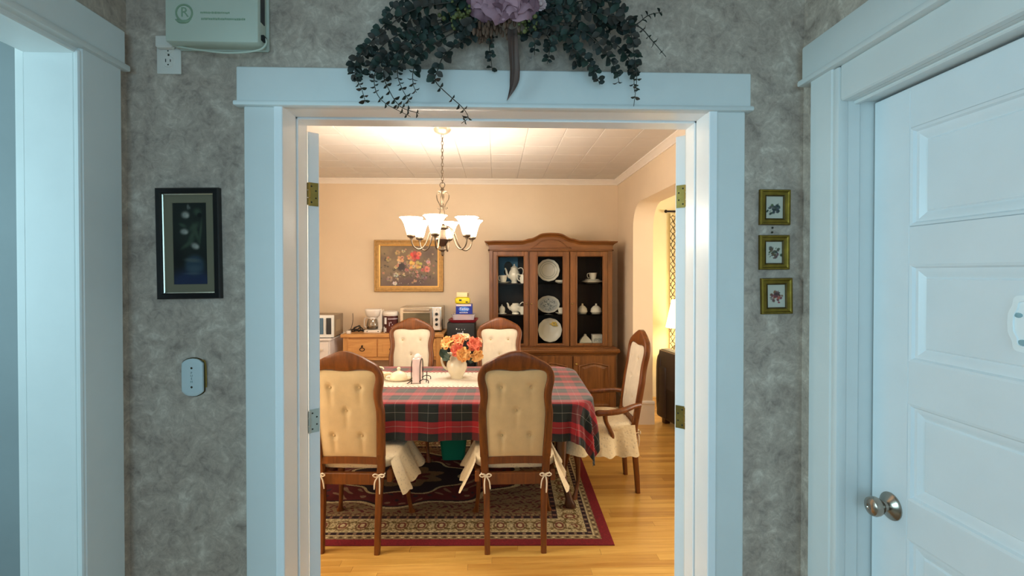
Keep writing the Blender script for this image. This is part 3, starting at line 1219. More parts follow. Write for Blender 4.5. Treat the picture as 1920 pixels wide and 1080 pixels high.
m_ = MB()
rr = rrect(HX, HYt, .16)
m_.sections([[(x, y, z) for x, y in rrect(HX - d, HYt - d, .16 - d)] for d, z in ((.02, .725), (.004, .730), (0, .738), (0, .748), (.006, TZ - .004))])
m_.build('tabletop', M_table, tbl, 30)
m_ = MB()
for a in ((-.80, .80, -.43, -.405), (-.80, .80, .405, .43), (-.80, -.775, -.43, .43), (.775, .80, -.43, .43)):
    m_.box(a[0], a[1], a[2], a[3], .63, .725, .003)
m_.build('apron', M_table, tbl, 30)
for sx in (1, -1):
    for sy in (1, -1):
        x, y = sx * .80, sy * .30
        rows = [(x + sx * .092, y + sy * .0, 0, .034, .032), (x + sx * .092, y, .016, .038, .035), (x + sx * .085, y, .05, .025, .023), (x + sx * .06, y, .14, .021, .021), (x + sx * .035, y, .26, .025, .025), (x + sx * .03, y, .40, .036, .036), (x + sx * .035, y, .52, .046, .046), (x + sx * .02, y, .61, .046, .046), (x, y, .70, .042, .042)]
        MB().post(rows, 12, .8).build('leg', M_table, tbl, 60)


def cloth():
    ox, oy = .25, .235
    nx, ny = 220, 130
    W, D = HX + ox, HYt + oy
    r = .15
    me = bpy.data.meshes.new('tablecloth')
    vs, uv = [], []
    for i in range(nx + 1):
        for j in range(ny + 1):
            x = -W + 2 * W * i / nx
            y = -D + 2 * D * j / ny
            uv += [x + .129, y + .044, 0]
            qx = max(-(HX - r), min(HX - r, x))
            qy = max(-(HYt - r), min(HYt - r, y))
            dx, dy = x - qx, y - qy
            d = math.hypot(dx, dy)
            if d <= r + 1e-9:
                vs += [x, y, TZ + .004]
                continue
            nx_, ny_ = dx / d, dy / d
            h = d - r                      # length hanging over the edge
            bend = .02
            corner = min(1.0, abs(dx) / .10) * min(1.0, abs(dy) / .10) if (abs(dx) > 0 and abs(dy) > 0) else 0
            s = (math.atan2(ny_, nx_) * .6 if corner else 0) + (qx if abs(dy) > abs(dx) else qy)
            k = max(0, h - bend)
            wave = .013 * math.sin(s * 17 + 1.1) * min(1, k / .12) + .006 * math.sin(s * 41) * min(1, k / .12)
            flare = .008 + .055 * k + corner * .02 * min(1, k / .2)
            outw = r + min(h, bend) * .75 + flare * min(1, h / bend) + wave
            vs += [qx + nx_ * outw, qy + ny_ * outw, TZ + .004 - (k + min(h, bend) * .45) * (.99 if not corner else 1.0)]
    me.vertices.add(len(vs) // 3)
    me.vertices.foreach_set('co', vs)
    q = []
    for i in range(nx):
        for j in range(ny):
            a = i * (ny + 1) + j
            q += [a, a + ny + 1, a + ny + 2, a + 1]
    me.loops.add(len(q))
    me.loops.foreach_set('vertex_index', q)
    me.polygons.add(len(q) // 4)
    me.polygons.foreach_set('loop_start', list(range(0, len(q), 4)))
    me.polygons.foreach_set('loop_total', [4] * (len(q) // 4))
    me.update(calc_edges=True)
    at = me.attributes.new('cloth', 'FLOAT_VECTOR', 'POINT')
    at.data.foreach_set('vector', uv)
    me.materials.append(M_tartan)
    me.shade_smooth()
    return me


o = place('tablecloth', cloth(), None, TC, (0, 0, TR))
tag(o, 'red and green tartan tablecloth hanging over the dining table', 'tablecloth')

rn = thing('table_runner', 'white scalloped lace runner lying across the tartan tablecloth', 'table runner', (TC.x, TC.y + .055, TZ + .0055), TR)
RW, RD = .66, .222
m_ = MB()
m_.box(-RW - .10, RW, -RD, RD, 0, .0022)
m_.build('cloth', M_runner, rn, 0)
sc_ = MB()
for k in range(48):
    x = -RW - .10 + (2 * RW + .10) * (k + .5) / 48
    for s in (-1, 1):
        sc_.tube([(x + .0135 * math.cos(t), s * (RD + .008) + .014 * math.sin(t), .0015) for t in [2 * PI * q / 10 for q in range(10)]], .0048, 5, True, .4)
for k in range(14):
    y = -RD + 2 * RD * (k + .5) / 14
    for x in (-RW - .108, RW + .008):
        sc_.tube([(x + .014 * math.cos(t), y + .0135 * math.sin(t), .0015) for t in [2 * PI * q / 10 for q in range(10)]], .0048, 5, True, .4)
o = sc_.build('lace_edging', M_runner, rn, 60)
o['kind'] = 'stuff'
m_ = MB()
for k in range(40):
    x = -RW - .08 + (2 * RW + .06) * (k + .5) / 40
    for s in (-1, 1):
        m_.sphere((x, s * (RD - .03), .0024), (.0045, .006, .0006), 8, 4)
o = m_.build('eyelets', mat('eyelet_shadow', (150, 110, 104), 0.9), rn, 60)
o['kind'] = 'stuff'


def rug_image():
    Wm, Dm = 2.74, 1.84
    nx, ny = 560, 376
    x = np.linspace(-Wm / 2, Wm / 2, nx)[None, :].repeat(ny, 0)
    y = np.linspace(Dm / 2, -Dm / 2, ny)[:, None].repeat(nx, 1)
    ex, ey = Wm / 2 - abs(x), Dm / 2 - abs(y)
    d = np.minimum(ex, ey)
    a = np.where(ex < ey, y, x)
    img = np.zeros((ny, nx, 3))
    rng = np.random.default_rng(3)

    def put(mask, col):
        img[mask] = col
    RED, CREAM, BEIGE, DARK, OLIVE, BURG = (128, 20, 32), (204, 186, 142), (150, 128, 92), (44, 16, 24), (112, 92, 46), (96, 26, 28)
    put(d >= 0, RED)
    put((d > .062) & (d <= .098), BEIGE)
    m = (d > .062) & (d <= .098)
    f = np.sin(a * 2 * PI / .055) * np.cos((d - .08) * 2 * PI / .05)
    put(m & (f > .35), (92, 70, 48))
    put(m & (f < -.55), CREAM)
    put((d > .098) & (d <= .104), CREAM)
    put((d > .104) & (d <= .134), DARK)
    m = (d > .108) & (d <= .130)
    put(m & (np.sin(a * 2 * PI / .05) * 1.0 > .55), (150, 120, 96))
    put((d > .134) & (d <= .140), CREAM)
    m = (d > .140) & (d <= .285)
    put(m, (196, 178, 132))
    dd = (d - .2125) / .0725
    ph = a * 2 * PI / .24
    vine = abs(dd - .55 * np.sin(ph))
    vine2 = abs(dd + .55 * np.sin(ph))
    put(m & (vine < .13), OLIVE)
    put(m & (vine2 < .10), (140, 112, 66))
    ra = ((a + .06) % .12 - .06) / .042
    ros = np.sqrt(ra ** 2 + (dd * 1.25) ** 2)
    put(m & (ros < 1.0) & (ros > .78), (118, 88, 52))
    put(m & (ros < .62), (122, 64, 48))
    put(m & (ros < .34), CREAM)
    q = np.sin(a * 2 * PI / .03 + 3 * np.sin(d * 90)) * np.sin(d * 2 * PI / .024 + 2 * np.sin(a * 40))
    put(m & (q > .55) & (ros > 1.05), (104, 84, 44))
    put(m & (q < -.7) & (ros > 1.05), (224, 210, 168))
    put((d > .285) & (d <= .292), CREAM)
    put((d > .292) & (d <= .325), DARK)
    m = (d > .297) & (d <= .320)
    put(m & (np.sin(a * 2 * PI / .06) > .6), (140, 96, 74))
    m = (d > .325) & (d <= .345)
    put(m, (150, 126, 84))
    put(m & (np.sin(a * 2 * PI / .03) > .3), (106, 78, 50))
    fld = d > .345
    put(fld, (98, 20, 26))
    # scrolls, corner spandrels and a centre medallion
    X, Y = abs(x), abs(y)
    r1 = np.sqrt((X / .82) ** 2 + (Y / .46) ** 2) + .07 * np.cos(10 * np.arctan2(Y / .46, X / .82))
    put(fld & (r1 > 1.02), (136, 112, 78))
    put(fld & (r1 > 1.02) & (np.sin(X * 60 + 4 * np.sin(Y * 50)) * np.sin(Y * 70 + 3 * np.sin(X * 40)) > .35), (98, 34, 34))
    put(fld & (r1 > .97) & (r1 <= 1.02), CREAM)
    put(fld & (r1 > .93) & (r1 <= .97), DARK)
    r2 = np.sqrt((X / .42) ** 2 + (Y / .27) ** 2) + .09 * np.cos(8 * np.arctan2(Y / .27, X / .42))
    put(fld & (r2 < 1.06) & (r2 > 1.0), CREAM)
    put(fld & (r2 <= 1.0), (40, 22, 34))
    put(fld & (r2 < .6), (128, 104, 72))
    put(fld & (r2 < .35), (100, 24, 30))
    mid = fld & (r1 < .9) & (r2 > 1.1)
    g = np.sin(x * 26 + 2.4 * np.sin(y * 22)) * np.sin(y * 30 + 2.4 * np.sin(x * 18))
    put(mid & (g > .72), (150, 116, 92))
    put(mid & (g < -.78), (46, 30, 40))
    img *= rng.uniform(.86, 1.12, (ny, nx, 1))
    return np.clip(img, 0, 255)


rug = thing('area_rug', 'oriental rug with dark red border and cream floral band under the table', 'rug', (-.672, 3.635, 0), math.radians(-1.7))
MB().box(-1.37, 1.37, -.92, .92, 0.0003, .0042, .001).build('backing', M_rug_edge, rug)
colour_grid('pile', 2.738, 1.838, rug_image(), M_rug, rug, (0, 0, .0048), 'z')

bn = thing('storage_bin', 'teal green plastic bin standing under the dining table', 'bin', (-.355, 4.02, .006), .05)
m_ = MB()
hh = .265
secs = [[(x, y, z) for x, y in rrect(.092 + (.030) * z / hh, .085 + .03 * z / hh, .035, 5)] for z in (0.0, .09, .18, hh)]
m_.sections(secs, True, False)
m_.f([m_.v(p) for p in secs[0]])
m_.build('tub', M_bin, bn, 40)
m_ = MB()
m_.tube([(x, y, hh) for x, y in rrect(.124, .117, .04, 5)], .006, 8, True)
m_.build('rim', M_bin, bn, 60)

# ------------------------------------------------------------------ chandelier
CX, CY = -.395, 3.56
cl = thing('chandelier', 'pewter chandelier of six upturned frosted glass shades over the table', 'chandelier', (CX, CY, 0))
MB().lathe([(0, DZ), (.066, DZ), (.066, DZ - .006), (.058, DZ - .020), (.036, DZ - .034), (.012, DZ - .040), (0, DZ - .040)], 28).build('canopy', mat('canopy_metal', (214, 196, 176), 0.3, 0.6), cl)
link = MB()
link.tube([(.0075 * math.cos(t), 0, .0145 * math.sin(t) * (1.15)) for t in [2 * PI * k / 14 for k in range(14)]], .0022, 6, True)
link = link.mesh('chain_link', M_lampmetal, 60)
z, k = DZ - .052, 0
while z > 2.205:
    place('chain_link', link, cl, (0, 0, z), (0, 0, PI / 2 * (k % 2) + .4))
    z -= .0262
    k += 1
m_ = MB()
m_.tube([(.018 * math.cos(t), 0, 2.188 + .02 * math.sin(t)) for t in [2 * PI * k / 18 for k in range(18)]], .003, 8, True)
m_.build('hanging_ring', M_lampmetal, cl, 60)
MB().lathe([(0, 2.172), (.010, 2.17), (.013, 2.155), (.02, 2.148), (.035, 2.142), (.02, 2.136), (.012, 2.12), (.015, 2.10), (.011, 2.085), (.012, 2.06), (0, 2.05)], 18).build('top_stem', M_lampmetal, cl, 60)
for k in range(3):
    a = 2 * PI * k / 3 + .5
    rz = [(.010, 2.125), (.034, 2.137), (.052, 2.118), (.048, 2.085), (.030, 2.055), (.020, 2.03), (.030, 2.01), (.040, 2.018), (.036, 2.03)]
    m_ = MB()
    m_.tube(spline([(r * math.cos(a), r * math.sin(a), z) for r, z in rz], 24), .0034, 8)
    m_.build('scroll', M_lampmetal, cl, 60)
    m_ = MB()
    a += 1.0
    m_.tube(spline([(r * math.cos(a), r * math.sin(a), z) for r, z in [(.009, 2.07), (.012, 2.02), (.022, 1.96), (.034, 1.915), (.04, 1.89)]], 12), .0034, 8)
    m_.build('support_rod', M_lampmetal, cl, 60)
MB().lathe([(0, 1.905), (.012, 1.905), (.018, 1.895), (.046, 1.888), (.050, 1.876), (.046, 1.866), (.026, 1.858), (.022, 1.83), (.03, 1.80), (.026, 1.788), (0, 1.788)], 24).build('body', M_lampmetal, cl, 50)
MB().lathe([(0, 1.795), (.044, 1.795), (.048, 1.788), (.036, 1.762), (.022, 1.742), (.013, 1.735), (0, 1.735)], 24).build('bowl', M_lampdark, cl, 50)
MB().lathe([(0, 1.737), (.013, 1.735), (.013, 1.722), (.029, 1.718), (.029, 1.71), (.015, 1.704), (.010, 1.69), (.012, 1.682), (.004, 1.667), (0, 1.664)], 20).build('finial', M_lampmetal, cl, 60)
arm_pts = [(.040, 1.874), (.056, 1.880), (.074, 1.868), (.098, 1.825), (.122, 1.762), (.150, 1.722), (.182, 1.711), (.212, 1.728), (.228, 1.758), (.232, 1.79)]
shade = MB()
shade.lathe([(.020, 1.814), (.029, 1.818), (.036, 1.840), (.043, 1.868), (.052, 1.896), (.062, 1.916), (.074, 1.930), (.083, 1.936), (.080, 1.938), (.070, 1.931), (.058, 1.916), (.048, 1.896), (.039, 1.868), (.032, 1.842), (.024, 1.824)], 28, flute=lambda t, z: .03 * max(0, (z - 1.9) / .04) * math.cos(8 * t))
shade = shade.mesh('shade', M_shade, 60)
hold = MB()
hold.lathe([(0, 1.782), (.010, 1.782), (.012, 1.792), (.026, 1.798), (.030, 1.806), (.027, 1.815), (.02, 1.818), (0, 1.818)], 20)
hold = hold.mesh('shade_holder', M_lampmetal, 50)
arm = MB()
arm.tube(spline([(r, 0, z) for r, z in arm_pts], 30), .0055, 8)
arm = arm.mesh('arm', M_lampmetal, 60)
for k in range(6):
    a = -PI / 2 - math.radians(6) + PI / 3 * k
    ao = place('arm', arm, cl, (0, 0, 0), (0, 0, a))
    c, s = .232 * math.cos(a), .232 * math.sin(a)
    place('shade_holder', hold, ao, (.232, 0, 0))
    place('shade', shade, cl, (c, s, 0), (0, 0, a))

# ------------------------------------------------------------------ flower painting
cv = Canvas(150, 108, (138, 118, 92))
random.seed(11)
for _ in range(60):
    cv.blob(random.random(), random.random() * .6, random.uniform(.05, .2), random.uniform(.05, .2), random.choice([(158, 138, 104), (118, 100, 80), (142, 122, 92), (112, 92, 78)]), .9, random.random() * 3, .5)
cv.blob(.5, .95, .8, .38, (90, 70, 74), .8, 0, .9)
cv.blob(.82, .2, .3, .35, (96, 78, 72), .9, 0, .7)
for _ in range(90):
    cv.blob(random.gauss(.5, .25), random.gauss(.62, .17), random.uniform(.01, .05), random.uniform(.01, .03), random.choice([(62, 56, 48), (78, 74, 56), (94, 86, 62), (58, 48, 56), (110, 98, 72)]), .6, random.random() * 3, .8)
cv.blob(.36, .52, .10, .14, (54, 46, 52), .5)
for cx, cy, r, col, dk in ((.6, .26, .12, (214, 84, 76), (160, 44, 46)), (.5, .28, .06, (216, 150, 100), (180, 100, 70)), (.67, .2, .06, (220, 130, 104), (180, 80, 70)), (.35, .33, .085, (222, 186, 128), (176, 126, 84)),
                           (.54, .48, .10, (216, 186, 104), (170, 126, 56)), (.66, .47, .09, (220, 190, 110), (168, 126, 60)), (.81, .58, .075, (212, 124, 122), (170, 80, 84)), (.83, .4, .05, (222, 176, 160), (190, 120, 110)),
                           (.74, .6, .05, (190, 110, 104), (140, 70, 70)), (.14, .33, .06, (176, 150, 106), (120, 96, 70)), (.3, .17, .06, (190, 160, 110), (140, 110, 80)), (.16, .82, .07, (150, 130, 122), (100, 84, 84)), (.27, .72, .06, (186, 176, 158), (120, 106, 100)), (.76, .78, .07, (128, 106, 108), (90, 70, 76)), (.25, .93, .05, (226, 220, 206), (186, 176, 160))):
    cv.flower(cx, cy, r, col, dk)
for _ in range(46):
    cv.flower(random.gauss(.52, .2), random.gauss(.5, .2), random.uniform(.02, .045), random.choice([(206, 150, 120), (190, 160, 120), (176, 120, 110), (150, 120, 120), (214, 190, 150)]), (120, 84, 70), 5)
for _ in range(34):
    cv.blob(random.uniform(.12, .85), random.uniform(.6, .95), .008, .012, random.choice([(214, 206, 190), (190, 180, 166), (150, 140, 130)]), .6)


def hanging_frame(name, label, cat, loc, W, H, fw, depth, m_frame, m_inner, img, pmat, mat_w=0, inner=.008, tilt=0.0, group=None, m_matb=None, glazed=False, prof_step=True):
    """framed print: loc is the wall point behind its centre, wall faces -y"""
    r = thing(name, label, cat, loc, group=group, rot=(0, tilt, 0))
    f = MB()

    def loop(d, y):
        return [(-W / 2 + d, y, -H / 2 + d), (W / 2 - d, y, -H / 2 + d), (W / 2 - d, y, H / 2 - d), (-W / 2 + d, y, H / 2 - d)]
    if prof_step:
        secs = [(0, 0), (0, -depth * .7), (fw * .12, -depth), (fw * .35, -depth * .95), (fw * .45, -depth * .72), (fw * .8, -depth * .6), (fw, -depth * .55), (fw, -.003), (0, 0)]
    else:
        secs = [(0, 0), (0, -depth + .003), (.003, -depth), (fw - .003, -depth), (fw, -depth + .003), (fw, -.003), (0, 0)]
    f.sections([loop(d, y) for d, y in secs], True, False)
    f.build('frame', m_frame, r, 20)
    g = MB()
    secs = [(fw - .001, -depth * .5), (fw - .001, -depth * .62), (fw + inner, -depth * .5), (fw + inner, -.003), (fw, -.003)]
    g.sections([loop(d, y) for d, y in secs], True, False)
    g.build('inner_frame', m_inner, r, 20)
    iw, ih = W - 2 * (fw + inner), H - 2 * (fw + inner)
    if mat_w:
        b = MB()
        o_, i_ = loop(fw + inner - .002, -.006), loop(fw + inner + mat_w, -.006)
        ib = loop(fw + inner + mat_w + .001, -.0045)
        b.sections([o_, i_, ib], True, False)
        b.build('mount', m_matb, r, 20)
        iw, ih = iw - 2 * mat_w, ih - 2 * mat_w
    colour_grid('print', iw + .004, ih + .004, img, pmat, r, (0, -.004, 0))
    MB().box(-W / 2 + .003, W / 2 - .003, -.0035, -.0005, -H / 2 + .003, H / 2 - .003).build('backing', M_black_rubber, r)
    if glazed:
        MB().box(-W / 2 + fw, W / 2 - fw, -.0085, -.0075, -H / 2 + fw, H / 2 - fw).build('glass', M_glass, r)
    return r


hanging_frame('flower_painting', 'gilt framed still life of roses hanging above the pine dresser', 'painting', (-.978, BY, 1.62), .772, .582, .052, .035, M_gilt, M_gilt_in, cv.a, M_paint, inner=.014)

# tulip print on the hall wall
random.seed(5)
cv = Canvas(84, 210, (32, 34, 34))
cv.blob(.5, .35, .7, .4, (52, 58, 52), .9, 0, .7)
cv.blob(.1, .7, .3, .25, (22, 22, 24), .8)
cv.blob(.55, 1.0, .9, .26, (44, 54, 92), .5)
cv.blob(.62, .76, .34, .15, (60, 76, 96), .4)
cv.blob(.6, .8, .26, .06, (76, 92, 110), .6)
cv.blob(.55, .7, .3, .035, (104, 112, 112), .6, .1, .7)
cv.blob(.55, .86, .34, .02, (96, 108, 124), .7, 0, .6)
for cx, cy, rx, ry, an in ((.55, .42, .1, .16, .4), (.68, .38, .08, .16, -.3), (.45, .5, .08, .14, .9), (.8, .36, .05, .2, .1), (.62, .3, .12, .1, .8), (.3, .28, .16, .03, .5), (.72, .12, .16, .06, .9)):
    cv.blob(cx, cy, rx, ry, (74, 88, 74), .7, an)
for cx, cy, rx, ry, an in ((.38, .155, .15, .058, .2), (.34, .355, .15, .048, 0), (.64, .53, .16, .05, .6), (.46, .06, .05, .045, 0)):
    cv.blob(cx, cy, rx, ry, (172, 168, 164) if ry > .045 else (120, 120, 118), .6, an)
    cv.blob(cx + .05, cy + .01, rx * .5, ry * .6, (202, 196, 190) if ry > .046 else (130, 128, 126), .8, an)
cv.blob(.78, .16, .08, .035, (14, 14, 16), .5)
hanging_frame('tulip_print', 'black framed print of white tulips in a blue vase on the hall wall', 'picture', (-.882, 1.42, 1.625), .178, .318, .0165, .018, M_frame_black, M_fillet, cv.a, M_print, mat_w=.022, inner=.0025, tilt=math.radians(-.8), m_matb=M_mat_board, prof_step=False, glazed=True)

# three small gilt prints
small = [((.835, 1.42, 1.737), .092, .106, (44, 48, 46), 'gold framed botanical print of a dark grey bloom, topmost of three', -.3, (70, 74, 70)),
         ((.834, 1.42, 1.602), .090, .104, (96, 74, 60), 'gold framed botanical print of brown blossoms, middle of three', .3, (70, 64, 56)),
         ((.842, 1.42, 1.471), .094, .108, (142, 74, 70), 'gold framed botanical print of a reddish pink bloom, lowest of three', 1.0, (96, 58, 50))]
for i, (loc, W, H, col, lab, tl, col2) in enumerate(small):
    random.seed(20 + i)
    cv = Canvas(44, 60, (206, 200, 184))
    for _ in range(26):
        cv.blob(.5 + random.gauss(0, .13), .52 + random.gauss(0, .11), random.uniform(.06, .13), random.uniform(.04, .09), [c * random.uniform(.8, 1.3) for c in random.choice([col, col, col2])], .5, random.random() * 3)
    for _ in range(9):
        t = random.random() * 2 * PI
        cv.blob(.5 + .28 * math.cos(t), .52 + .22 * math.sin(t), .09, .018, col2, .6, t)
    hanging_frame('botanical_print', lab, 'picture', loc, W, H, .017, .014, M_gold, M_gold_dark, cv.a, M_print, inner=.003, tilt=math.radians(-tl), group='small gold framed prints in a column')
sc_ = MB()
sc_.sphere((0, 0, 0), (.0032, .003, .0032), 10, 6)
s1 = tag(sc_.build('wall_nail', M_screw, None, 60), 'dark nail head in the wallpaper, upper of two between gold frames', 'nail', 'nail heads')
s1.location = (.831, 1.418, 1.676)
s2 = s1.copy()
C.objects.link(s2)
s2.location = (.830, 1.418, 1.6625)
s2['label'] = 'dark nail head touching the top edge of the middle gold frame'

# ------------------------------------------------------------------ wall box, socket, push plate
bx = thing('wall_device_box', 'pale green-white plastic device box with round logo high on the wallpaper', 'device box', (-.787, 1.42, 2.305))
MB().box(-.125, .128, -.060, -.010, -.126, .10, .006, 2).build('housing', M_box_plastic, bx, 30)
MB().box(-.118, .134, -.012, 0, -.128, .10, .004).build('back_plate', M_box_side, bx, 30)
m_ = MB()
m_.box(.1265, .1295, -.046, -.022, -.062, .06, .001)
m_.build('side_slot', M_grey_dark, bx)
m_ = MB()
m_.box(.1265, .137, -.044, -.026, -.112, -.096, .002)
m_.build('cable_socket', M_black_rubber, bx)
lg = MB(Matrix.Translation((-.072, -.0603, -.048)))
ringp = []
lg.tube([(.0215 * math.cos(t), 0, .0225 * math.sin(t)) for t in [2 * PI * k / 28 for k in range(28)]], .0026, 6, True)
lg.tube(spline([(-.024, 0, -.018), (-.01, 0, -.024), (.008, 0, -.023), (.019, 0, -.016)], 10), [.001, .003, .0045, .005, .005, .005, .0045, .0035, .002, .001], 6)
logo = lg.build('logo_emblem', M_green_ink, bx, 60)
place('logo_letter', text_mesh('R', .038, M_green_ink), logo, (-.071, -.0605, -.047), (PI / 2, 0, 0))
random.seed(9)
for zz, x0, x1, h in ((-.046, -.028, .048, .0062), (-.063, -.026, .090, .0068)):
    l_ = MB()
    x = x0
    while x < x1:
        wd = random.choice((.0026, .0034, .004))
        l_.box(x, x + wd, -.0604, -.0598, zz - h / 2 * random.uniform(.6, 1), zz + h / 2 * random.uniform(.6, 1))
        x += wd + .0012
    l_.build('faded_lettering', M_green_ink, bx)

ot = thing('wall_outlet', 'white double electrical outlet below the device box', 'outlet', (-.9375, 1.42, 2.165))
MB().box(-.034, .034, -.006, 0, -.054, .054, .003, 2).build('cover_plate', M_white_plastic, ot, 30)
for zz in (-.0195, .0195):
    m_ = MB(Matrix.Translation((0, -.006, zz)) @ Matrix.Rotation(PI / 2, 4, 'X'))
    m_.lathe([(0, 0), (.0165, 0), (.0155, .0025), (0, .0025)], 20)
    so = m_.build('socket', M_white_plastic, ot, 40)
    m_ = MB()
    m_.box(-.0075, -.0055, -.0092, -.0084, zz - .002, zz + .007)
    m_.box(.0055, .0075, -.0092, -.0084, zz - .001, zz + .006)
    m_.sphere((0, -.0086, zz - .009), (.0022, .0008, .0022), 8, 6)
    m_.build('slots', M_screw, so)
m_ = MB()
m_.sphere((0, -.0062, 0), (.003, .0015, .003), 8, 6)
m_.build('screw', M_screw, ot, 60)
m_ = MB()
m_.tube(spline([(-.653, 1.386, 2.205), (-.648, 1.385, 2.190), (-.662, 1.384, 2.172), (-.70, 1.383, 2.163), (-.76, 1.384, 2.160), (-.83, 1.388, 2.168), (-.89, 1.392, 2.178), (-.925, 1.398, 2.188), (-.940, 1.404, 2.190)], 40), .0028, 8)
pc = m_.build('power_cord', M_box_plastic, None, 60)
tag(pc, 'thin white cord looping from the device box to the outlet', 'cord')
m_ = MB()
m_.box(-.962, -.915, 1.392, 1.4105, 2.178, 2.212, .004)
pg = m_.build('plug', M_white_plastic, pc, 30)

pp = thing('push_plate', 'small white ceramic push plate with brass edge on the hall wall', 'push plate', (-.8755, 1.42, 1.239), 0)
half = [(0, .0545), (.010, .0535), (.018, .0505), (.025, .046), (.0285, .042), (.0300, .037), (.0302, 0)]
half = [(p.x, p.y) for p in spline([(x, z, 0) for x, z in half], 19)]
out = half + [(x, -z) for x, z in reversed(half[:-1])]
out = out + [(-x, z) for x, z in reversed(out[1:-1])]
MB().prism([(x * 1.07, z * 1.04) for x, z in out], -.004, 0).build('backing_plate', M_gold_dark, pp, 30)
m_ = MB()
m_.sections([[(x * k, y, z * k) for x, z in out] for k, y in ((1, -.0035), (1, -.009), (.95, -.0115), (.85, -.0125))], True, True)
m_.build('ceramic_plate', M_shoe, pp, 40)
for zz in (.0275, -.0275):
    m_ = MB()
    m_.sphere((0, -.0125, zz), (.0032, .0015, .0032), 10, 6)
    m_.build('screw', M_screw, pp, 60)
for q, chx in enumerate('PUSH'):
    place('letter', text_mesh(chx, .0085, M_grey_ink), pp, (0, -.0126, .0135 - q * .0085), (PI / 2, 0, 0))
m_ = MB()
m_.tube(spline([(.026, -.004, .047), (.033, -.014, .050), (.037, -.010, .044), (.037, -.006, .01), (.036, -.004, -.03)], 16), .0022, 8)
m_.build('brass_clip', M_brass, pp, 60)

# ------------------------------------------------------------------ dried eucalyptus swag over the doorway
STEMS = {
    'L1': [(-0.037, 2.296), (-0.134, 2.285), (-0.239, 2.252), (-0.325, 2.177), (-0.372, 2.117), (-0.381, 2.076), (-0.369, 2.047), (-0.358, 2.008)],
    'L1b': [(-0.045, 2.305), (-0.164, 2.300), (-0.268, 2.262), (-0.342, 2.187), (-0.384, 2.112), (-0.390, 2.082)],
    'L2': [(-0.052, 2.281), (-0.194, 2.234), (-0.286, 2.162), (-0.325, 2.113), (-0.338, 2.068), (-0.319, 2.024), (-0.242, 1.983)],
    'L3': [(-0.052, 2.275), (-0.216, 2.212), (-0.280, 2.148), (-0.310, 2.095), (-0.294, 2.043), (-0.266, 2.006), (-0.217, 1.991)],
    'L4': [(-0.045, 2.269), (-0.194, 2.194), (-0.254, 2.144), (-0.272, 2.096), (-0.263, 2.057), (-0.242, 2.022)],
    'L5': [(-0.045, 2.263), (-0.149, 2.194), (-0.209, 2.144), (-0.227, 2.096), (-0.230, 2.066), (-0.223, 2.046)],
    'L6': [(-0.030, 2.248), (-0.097, 2.188), (-0.142, 2.139), (-0.160, 2.094), (-0.165, 2.064), (-0.126, 2.026), (-0.093, 1.999), (-0.078, 1.976), (-0.097, 1.960)],
    'L7': [(-0.007, 2.216), (-0.018, 2.181), (-0.015, 2.152), (-0.010, 2.114)],
    'L8': [(-0.037, 2.271), (-0.179, 2.246), (-0.291, 2.192), (-0.342, 2.139), (-0.357, 2.094)],
    'L9': [(-0.060, 2.300), (-0.194, 2.312), (-0.283, 2.274), (-0.313, 2.236)],
    'R1': [(0.106, 2.266), (0.242, 2.265), (0.348, 2.252), (0.376, 2.203), (0.387, 2.147), (0.395, 2.090), (0.389, 2.011)],
    'R2': [(0.106, 2.251), (0.234, 2.220), (0.295, 2.167), (0.334, 2.111), (0.349, 2.077)],
    'R3': [(0.090, 2.243), (0.174, 2.204), (0.227, 2.155), (0.272, 2.111), (0.294, 2.073)],
    'R4': [(0.106, 2.281), (0.242, 2.306), (0.333, 2.303), (0.371, 2.286)],
    'R5': [(0.287, 2.261), (0.379, 2.237), (0.433, 2.272), (0.479, 2.294)],
    'R6': [(0.318, 2.247), (0.394, 2.232), (0.440, 2.193), (0.487, 2.159)],
    'R7': [(0.121, 2.244), (0.148, 2.199), (0.151, 2.169), (0.146, 2.134)],
    'R8': [(0.098, 2.243), (0.196, 2.200), (0.219, 2.155), (0.230, 2.125)],
    'R9': [(0.113, 2.251), (0.257, 2.223), (0.349, 2.180), (0.387, 2.120), (0.398, 2.059)],
    'R10': [(0.106, 2.296), (0.196, 2.320), (0.272, 2.314), (0.303, 2.277)],
    'R11': [(0.106, 2.288), (0.227, 2.290), (0.318, 2.330), (0.386, 2.339)],
    'L10': [(-0.03, 2.275), (-0.11, 2.25), (-0.18, 2.215), (-0.235, 2.185)],
    'L11': [(-0.03, 2.29), (-0.13, 2.30), (-0.21, 2.275), (-0.27, 2.225)],
    'L12': [(-0.02, 2.26), (-0.08, 2.225), (-0.11, 2.185)],
    'R13': [(0.09, 2.265), (0.17, 2.25), (0.24, 2.235), (0.30, 2.205)],
    'R14': [(0.10, 2.255), (0.16, 2.225), (0.205, 2.19)],
    'R15': [(0.10, 2.285), (0.19, 2.285), (0.27, 2.27), (0.33, 2.225)],
    'R12': [(0.083, 2.220), (0.106, 2.191), (0.110, 2.161)],
}
sw = thing('eucalyptus_swag', 'dried eucalyptus swag with mauve roses and brown ribbon above the doorway', 'floral swag')
random.seed(31)


def leaf_mesh(m, wd):
    b = MB()
    rows = []
    for i, (t, s) in enumerate(((0, .12), (.2, .75), (.45, 1.0), (.7, .86), (.9, .45), (1.0, .1))):
        y = t
        cup = .10 * math.sin(t * PI)
        rows.append([(-wd * s, y, cup + .10 * s), (0, y, cup), (wd * s, y, cup + .10 * s), (0, y, cup - .03)])
    b.sections(rows, True, True)
    return b.mesh('leaf', m, 60)


LEAVES = [leaf_mesh(m, wd) for m in M_leaf for wd in (.34, .46)]
n_leaf = 0
rest = MB()


